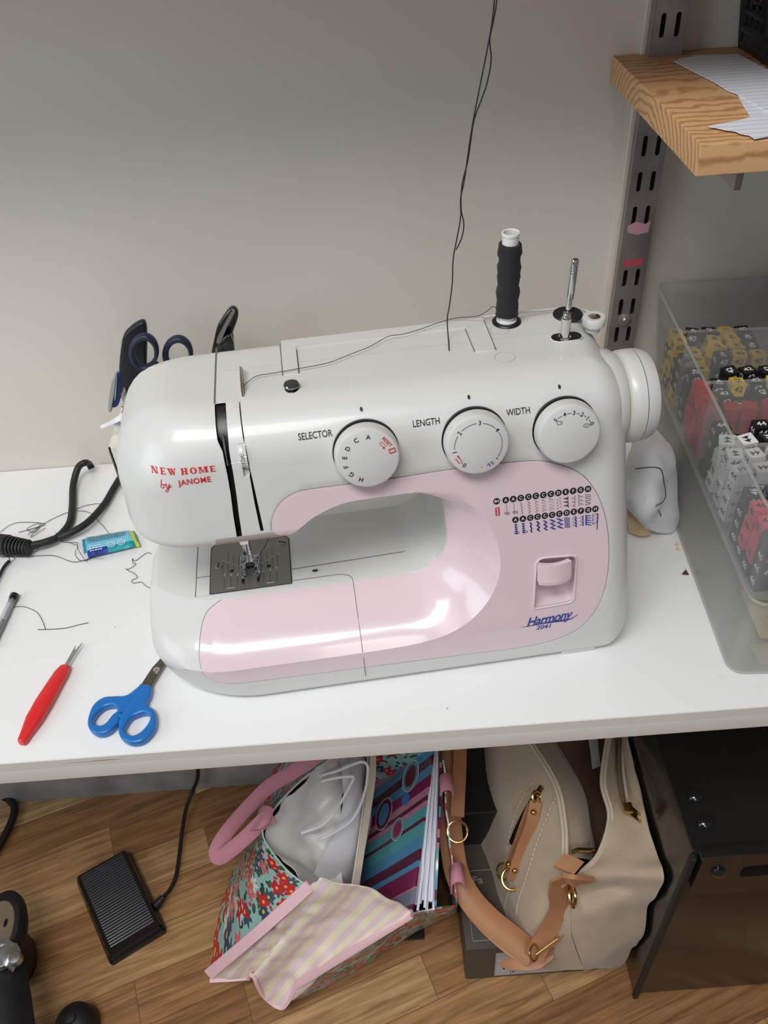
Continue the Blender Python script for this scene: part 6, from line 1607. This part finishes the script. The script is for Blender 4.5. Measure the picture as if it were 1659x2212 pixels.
# ---- handbag
m_bag = mat('beige_suede', srgb(176, 158, 136), 0.85, bump=0.3, bscale=300, var=0.10, vscale=9, sheen=0.25)
m_pip = mat('beige_piping', srgb(196, 182, 162), 0.7)
m_tan = mat('tan_leather', srgb(176, 124, 88), 0.5, bump=0.2, bscale=250, var=0.08, vscale=14)
m_tand = mat('dark_tan_lining', srgb(104, 80, 62), 0.8)
m_stitch = mat('stitch_thread', srgb(206, 192, 172), 0.8)
hg = thing('handbag', 'large beige suede handbag with tan leather straps leaning over a shoebox', 'handbag')
rows = [[FH(962, 1590, .10), FH(1060, 1590, .24), FH(1140, 1590, .33)], [FH(1000, 1720, .12), FH(1100, 1700, .27), FH(1202, 1690, .35)], [FH(1040, 1830, .12), FH(1130, 1805, .26), FH(1222, 1780, .34)],
        [FH(1085, 1950, .12), FH(1150, 1925, .24), FH(1225, 1860, .32)], [FH(1103, 2010, .11), FH(1160, 2000, .20), FH(1235, 1950, .25)], [FH(1128, 2060, .10), FH(1180, 2062, .14), FH(1235, 2020, .19)], [FH(1165, 2090, .088), FH(1200, 2096, .088), FH(1262, 2094, .084)]]
bm = bmesh.new(); Ph, Nh = sheet(bm, rows, 8, 7, th=0.003, wr=0.004, wscale=12, seed=30); bag_side = obj('bag_side', bm, m_bag, hg, angle=80)
def AX(px, py, x=0.3075):
    d = ray(px, py); return CAM_C + d * ((x - CAM_C.x) / d.x)
rows = [[FH(1312, 1590, .33), FH(1335, 1590, .31), AX(1352, 1590)], [FH(1299, 1690, .34), FH(1340, 1690, .325), AX(1380, 1700)], [FH(1315, 1765, .33), FH(1358, 1775, .33), AX(1402, 1790)],
        [FH(1292, 1845, .32), FH(1352, 1850, .335), AX(1420, 1855)], [FH(1252, 1888, .31), FH(1335, 1896, .325), AX(1434, 1890)], [FH(1238, 1925, .27), FH(1325, 1914, .27), AX(1420, 1925)], [FH(1235, 1965, .24), FH(1310, 1960, .255), AX(1398, 1958)],
        [FH(1235, 2015, .20), FH(1312, 2018, .19), AX(1388, 2012)], [FH(1250, 2062, .14), FH(1305, 2062, .12), AX(1362, 2055)], [FH(1262, 2094, .084), FH(1298, 2090, .06), FH(1335, 2084, .012)]]
bm = bmesh.new(); Pg, Ng = sheet(bm, rows, 8, 7, th=0.003, wr=0.005, wscale=13, seed=33); obj('bag_front', bm, m_bag, hg, angle=80)
rim1 = Ph[-1][:22]; rim2 = Pg[0][:30]
for rm in (rim1, rim2):
    for o_ in (0.0, 0.0045):
        bm = bmesh.new(); tube(bm, [p + Vector((o_ * (1 if rm is rim2 else -1), 0, 0.0015)) for p in rm], 0.0024, 8); obj('rim_piping', bm, m_pip, hg)
rows = [[FH(1146, 1590, .325), FH(1172, 1590, .30), FH(1190, 1590, .25)], [FH(1207, 1690, .345), FH(1240, 1690, .31), FH(1256, 1700, .27)], [FH(1226, 1780, .335), FH(1262, 1785, .31), FH(1276, 1790, .26)], [FH(1228, 1850, .315), FH(1262, 1855, .29), FH(1290, 1862, .25)]]
bm = bmesh.new(); Pz, _n = sheet(bm, rows, 6, 7, th=0.002); obj('inner_facing', bm, m_bag, hg, angle=80)
bm = bmesh.new(); ul = Pz[int(len(Pz) * .7)]
tube(bm, [p + Vector((0, 0, .002)) for p in ul], 0.0016, 6); obj('inner_zip', bm, mat('zip_tape', srgb(150, 128, 92), 0.7), hg)
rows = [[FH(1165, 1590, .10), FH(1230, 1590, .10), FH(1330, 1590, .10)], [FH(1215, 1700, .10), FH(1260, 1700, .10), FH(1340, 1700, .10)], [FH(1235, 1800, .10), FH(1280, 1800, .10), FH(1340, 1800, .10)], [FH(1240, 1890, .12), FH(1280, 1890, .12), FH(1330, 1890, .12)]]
bm = bmesh.new(); sheet(bm, rows, 4, 4, th=0.002); obj('dark_interior', bm, mat('bag_depth_shade', srgb(24, 22, 24), 0.8), hg)  # near-black sheet stands in for the shade deep inside the bag
rows = [[FH(1192, 1590, .22), FH(1250, 1590, .235), FH(1310, 1590, .24)], [FH(1222, 1660, .22), FH(1262, 1668, .225), FH(1305, 1680, .25)], [FH(1250, 1740, .22), FH(1280, 1745, .235), FH(1318, 1750, .26)], [FH(1280, 1830, .22), FH(1295, 1830, .24), FH(1312, 1810, .26)], [FH(1292, 1880, .20), FH(1298, 1872, .22), FH(1306, 1862, .24)]]
bm = bmesh.new(); sheet(bm, rows, 6, 6, th=0.002, wr=.002); obj('divider_pocket', bm, m_tand, hg, angle=80)
def seam_line(name, pts_, r, m, dash=None):
    bm = bmesh.new(); C_ = resample(crom(pts_, 6), 0.003, closed=False)
    if dash:
        i = 0
        while i + dash[0] < len(C_): tube(bm, C_[i:i + dash[0] + 1], r, 5); i += dash[0] + dash[1]
    else: tube(bm, C_, r, 6)
    return obj(name, bm, m, hg)
from mathutils.bvhtree import BVHTree
def grid_bvh(P):
    vs = [p for c in P for p in c]; ny = len(P[0]); fs = []
    for i in range(len(P) - 1):
        for j in range(ny - 1): fs.append((i * ny + j, (i + 1) * ny + j, (i + 1) * ny + j + 1, i * ny + j + 1))
    return BVHTree.FromPolygons(vs, fs)
bvA = mesh_bvh(bag_side)
def onA(px, py, off=0.003):   # point of the bag side under a pixel
    d = ray(px, py).normalized(); h = bvA.ray_cast(CAM_C, d)
    if h[0] is not None: return h[0] - d * off
    d = ray(px, py).normalized(); best = None
    for i in range(len(Ph)):
        for j in range(len(Ph[0])):
            v = Ph[i][j] - CAM_C; t = v.dot(d); e = (v - d * t).length
            if best is None or e < best[0]: best = (e, t)
    return CAM_C + d * (best[1] - off)
def c3_(x, y): return (920 + x / 3.072, 1560 + y / 3.072)
seam_line('stitching', [onA(*c3_(*p)) for p in ((868, 500), (830, 560), (780, 690), (730, 820), (690, 950), (650, 1080), (615, 1180), (595, 1290))], 0.0011, m_stitch, (2, 1))
seam_line('stitching', [onA(*c3_(*p)) for p in ((710, 400), (640, 500), (590, 620), (550, 760), (540, 860))], 0.0008, m_stitch, (2, 1))
seam_line('stitching', [onA(*c3_(*p)) for p in ((560, 1090), (530, 1180), (520, 1250))], 0.0008, m_stitch, (2, 1))
seam_line('pocket_zip', [onA(*c3_(*p), 0.003) for p in ((775, 430), (745, 480), (680, 560), (630, 660), (590, 760))], 0.0026, m_gold, (1, 1))
seam_line('pocket_slit', [onA(*c3_(*p), 0.001) for p in ((770, 430), (720, 500), (660, 600), (610, 700), (570, 800))], 0.004, m_black)
upA = Vector((0.8, 0.2, 0.5))
bm = bmesh.new(); strap(bm, crom([onA(*c3_(*p), .010) for p in ((730, 525), (715, 610), (690, 700), (650, 800), (615, 900), (590, 980), (575, 1040))], 6), 0.016, 0.003, upA)
zp = obj('zip_pull_strap', bm, m_tan, hg, angle=60)
bm = bmesh.new(); strap(bm, crom([onA(*c3_(*p), .007) for p in ((700, 540), (660, 640), (610, 780), (565, 890), (530, 970))], 6), 0.010, 0.0025, upA); obj('zip_pull_strap', bm, m_tan, hg, angle=60)
for p in ((715, 598), (590, 985), (550, 943)):
    c = onA(*c3_(*p), .014); bm = bmesh.new(); bmesh.ops.create_uvsphere(bm, u_segments=14, v_segments=8, radius=0.0042, matrix=Matrix.Translation(c)); obj('rivet', bm, m_gold, hg)
def ringo(name, c, r, th, nrm_, m=m_gold, sx=1.0):
    bm = bmesh.new(); qm = Vector(nrm_).normalized().to_track_quat('Z', 'Y').to_matrix()
    tube(bm, [Vector(c) + qm @ Vector((r * sx * math.cos(a), r * math.sin(a), 0)) for a in [2 * PI * k / 28 for k in range(28)]], th, 8, True); return obj(name, bm, m, hg)
ringo('ring', onA(*c3_(570, 1040), .012), 0.014, 0.0022, (0.1, -.5, 1), sx=1.0)
ringo('ring', onA(*c3_(515, 990), .008), 0.011, 0.0016, (0.6, -.5, 1))
ringo('ring', onA(*c3_(735, 495), .008), 0.007, 0.0022, (0.6, -.7, 1))
# long leather strap on the left
def sw_(pts_, w, upv, name='leather_strap', m=m_tan, th=0.0035):
    bm = bmesh.new(); strap(bm, crom([FH(*p) for p in pts_], 7), w, th, upv); return obj(name, bm, m, hg, angle=60)
sw_([(968, 1600, .24), (966, 1680, .24), (972, 1780, .225), (978, 1840, .215), (990, 1895, .21), (1018, 1945, .20), (1060, 1990, .185), (1110, 2030, .17), (1152, 2062, .16)], 0.034, Vector((1, 0.55, 0.1)))
sw_([(1000, 1925, .185), (1020, 1962, .18), (1060, 2006, .17), (1105, 2045, .16), (1145, 2070, .155)], 0.024, Vector((1, 0.55, 0.5)))
sw_([(995, 1590, .262), (993, 1660, .262), (990, 1720, .258), (988, 1765, .25)], 0.020, Vector((1, 0, .2)))
sw_([(1153, 2070, .165), (1172, 2030, .19), (1195, 1990, .22), (1208, 1955, .25), (1205, 1920, .29), (1210, 1895, .32)], 0.026, Vector((0.75, 0.25, 0.7)))
sw_([(1170, 2062, .16), (1190, 2045, .17), (1205, 2010, .19), (1218, 1965, .225), (1232, 1925, .27), (1225, 1905, .30)], 0.020, Vector((0.35, 0.3, 0.9)))
sw_([(1185, 2050, .15), (1150, 2075, .14), (1110, 2082, .13), (1082, 2083, .115)], [0.026] * 7 + [0.024 - 0.0013 * k for k in range(15)], Vector((-0.2, 1, 0.3)))
rows = [[FH(1196, 1872, .35), FH(1218, 1846, .352)], [FH(1215, 1880, .35), FH(1240, 1852, .352)], [FH(1238, 1888, .345), FH(1260, 1862, .347)]]
bm = bmesh.new(); sheet(bm, rows, 5, 5, th=0.006); obj('leather_tab', bm, m_tan, hg)
rows = [[FH(1215, 1890, .335), FH(1235, 1915, .31)], [FH(1245, 1895, .34), FH(1252, 1905, .31)], [FH(1285, 1900, .318), FH(1262, 1905, .31)]]
bm = bmesh.new(); sheet(bm, rows, 5, 5, th=0.006); obj('leather_tab', bm, m_tan, hg)
ringo('ring', FH(988, 1796, .265), 0.014, 0.0017, (0.1, -.6, 1))
ringo('buckle', FH(1153, 2058, .185), 0.010, 0.0016, (0.8, -.4, .5))
bm = bmesh.new(); tube(bm, [FH(1158, 2062, .19), FH(1205, 2028, .20)], 0.0022, 10); obj('buckle_bar', bm, m_gold, hg)
ringo('ring', FH(1236, 1935, .29), 0.013, 0.0025, (0.9, -.2, .4))
# front zip with a gold puller
bm = bmesh.new(); tube(bm, crom([FH(1338, 1590, .318), FH(1338, 1660, .334), FH(1343, 1710, .338), FH(1350, 1745, .343)], 6), 0.003, 8); obj('front_zip', bm, mat('zip_brown', srgb(116, 96, 78), 0.7), hg)
bm = bmesh.new(); tube(bm, crom([FH(1345, 1590, .318), FH(1346, 1660, .334), FH(1355, 1725, .340)], 6), 0.0022, 8); obj('rim_piping', bm, m_pip, hg)
zpz = FH(1356, 1746, .350)
bm = bmesh.new(); box(bm, -.006, .006, -.007, .007, -.004, .004, Matrix.Translation(zpz), bev=.002); obj('zip_slider', bm, m_gold, hg)
bm = bmesh.new(); zq = FH(1376, 1762, .340); dz = (zq - zpz).normalized(); Mz = Matrix.Translation(zpz * .4 + zq * .6) @ dz.to_track_quat('X', 'Z').to_matrix().to_4x4()
prism(bm, [(-.013, -.006), (.017, -.006), (.017, .006), (-.013, .006)], -.001, .001, 1.0, Mz, 0, [circ(.010, 0, .0035, 12)]); obj('zip_puller', bm, m_gold, hg)
bm = bmesh.new(); tube(bm, [FH(1236, 1840, .335), FH(1248, 1836, .335), FH(1290, 1838, .315)], 0.003, 8); obj('inner_zip_slider', bm, m_gold, hg)
bm = bmesh.new(); rows = [[FH(1270, 1590, .27), FH(1290, 1590, .27)], [FH(1276, 1630, .27), FH(1294, 1628, .27)], [FH(1280, 1662, .26), FH(1298, 1655, .26)]]
sheet(bm, rows, 3, 4, th=.001, wr=.002); tag(obj('folded_paper', bm, m_sheet), 'folded white paper standing inside the beige handbag', 'paper')

# ---- shoebox
m_sb = mat('shoebox_taupe', srgb(74, 66, 58), 0.55, var=0.06, vscale=20)
sbx = thing('shoebox', 'dark grey-brown shoebox with a white size label under the handbag', 'shoebox')
bm = bmesh.new(); box(bm, 0.072, 0.268, 0.452, 0.74, FZ, FZ + .08, bev=.001); obj('box_bottom', bm, m_sb, sbx)
bm = bmesh.new(); box(bm, 0.069, 0.271, 0.449, 0.743, FZ + .012, FZ + .122, bev=.001); obj('lid', bm, m_sb, sbx)
sfn = lambda x, z: Vector((x, 0.4486, FZ + z)); sfb = lambda x, z: Vector((x, 0.4516, FZ + z))
bm = bmesh.new(); put_poly(bm, [(.112, .016), (.215, .016), (.215, .104), (.112, .104)], sfn); lab = obj('size_label', bm, mat('label_grey', srgb(196, 192, 194), 0.6), sbx, smooth=False)
bm = bmesh.new(); sf2 = lambda x, z: Vector((x, 0.4483, FZ + z)); put_text(bm, 'Milro', sf2, .018, off=(.138, .046), bold=.02, sx=.75); put_text(bm, '10', sf2, .012, off=(.138, .028), sx=.7); put_text(bm, '39½', sf2, .016, off=(.178, .046), bold=.02, sx=.7)
put_line(bm, [(.160, .018), (.160, .066)], .0004, sf2); put_line(bm, [(.114, .066), (.213, .066)], .0004, sf2); put_line(bm, [(.113, .018), (.214, .018), (.214, .102), (.113, .102)], .0004, sf2, closed=True)
obj('label_print', bm, m_ink, lab, smooth=False)
stp = lambda x, y: Vector((x, y, FZ + .1226))
bm = bmesh.new(); put_line(bm, [(.080, .46), (.26, .46), (.26, .56), (.080, .56)], .0012, stp, closed=True); put_text(bm, 'arners', stp, .016, off=(.130, .470), bold=.02, sx=1.2); put_text(bm, 'Fa', stp, .016, off=(.098, .545), bold=.02, sx=1.1)
obj('lid_print', bm, mat('lid_print_grey', srgb(150, 142, 136), 0.6), sbx, smooth=False)
fb = thing('black_box', 'tall black box standing behind the shoebox beside the tote', 'box')
bm = bmesh.new(); box(bm, 0.078, 0.205, 0.60, 0.79, FZ + .1225, FZ + .22, bev=.002); obj('box_body', bm, m_blackpl, fb)
bm = bmesh.new(); p1 = FH(870, 2035, 0); p2 = FH(918, 1998, 0)
dm = thing('black_case', 'small flat black case under the front corner of the tote', 'case')
box(bm, p1.x - .01, p2.x - .002, p2.y - .022, p2.y + .06, FZ, FZ + .006, bev=.0015); obj('case_body', bm, m_blackpl, dm)

# ---- black metal cabinet
m_cab = mat('gloss_black_metal', (0.012, 0.011, 0.010), 0.22, spec=0.5, coat=0.12)
cab = thing('metal_cabinet', 'glossy black metal drawer cabinet under the right end of the desk', 'cabinet')
bm = bmesh.new(); box(bm, 0.3135, 0.80, 0.415, 0.79, FZ + .002, -0.292, bev=.002); obj('cabinet_body', bm, m_cab, cab)
bm = bmesh.new(); box(bm, 0.311, 0.318, 0.408, 0.416, FZ + .001, -0.300, bev=.0015); obj('corner_post', bm, m_rubber, cab)
bm = bmesh.new()
Mv2 = Matrix(((1, 0, 0, 0), (0, 0, -1, 0.4148), (0, 1, 0, 0), (0, 0, 0, 1)))
lip = fillet([(.322, -.386, .022), (.80, -.386, .004), (.80, -.290, .003), (.322, -.290, .003)], 6)
prism(bm, [(p.x, p.y) for p in lip], 0, 0.010, 1.0, Mv2, 0, [[(p.x, p.y) for p in fillet([(.372, -.345, .008), (.52, -.345, .008), (.52, -.318, .008), (.372, -.318, .008)], 5)]])
lp_ = obj('drawer_lip', bm, m_cab, cab)
bm = bmesh.new(); box(bm, .372, .52, .4145, .4152, -.346, -.317); obj('finger_recess', bm, m_rubber, lp_)
bm = bmesh.new(); box(bm, .318, .80, .402, .416, -.2915, -.284, bev=.0015); obj('top_edge', bm, m_cab, cab)
for (px, py, pl) in ((1500, 1720, 't'), (1521, 1777, 't'), (1552, 1883, 'f')):
    bm = bmesh.new()
    if pl == 't': Mx = Matrix.Translation(at(px, py, -0.292))
    else: Mx = Matrix.Translation(atY(px, py, 0.4048)) @ Matrix.Rotation(PI / 2, 4, 'X')
    lathe(bm, [(.0085, 0), (.0080, .003), (.0055, .0055), (.0002, .0065)], 20, Mx); obj('dome_rivet', bm, m_blackgl, cab)
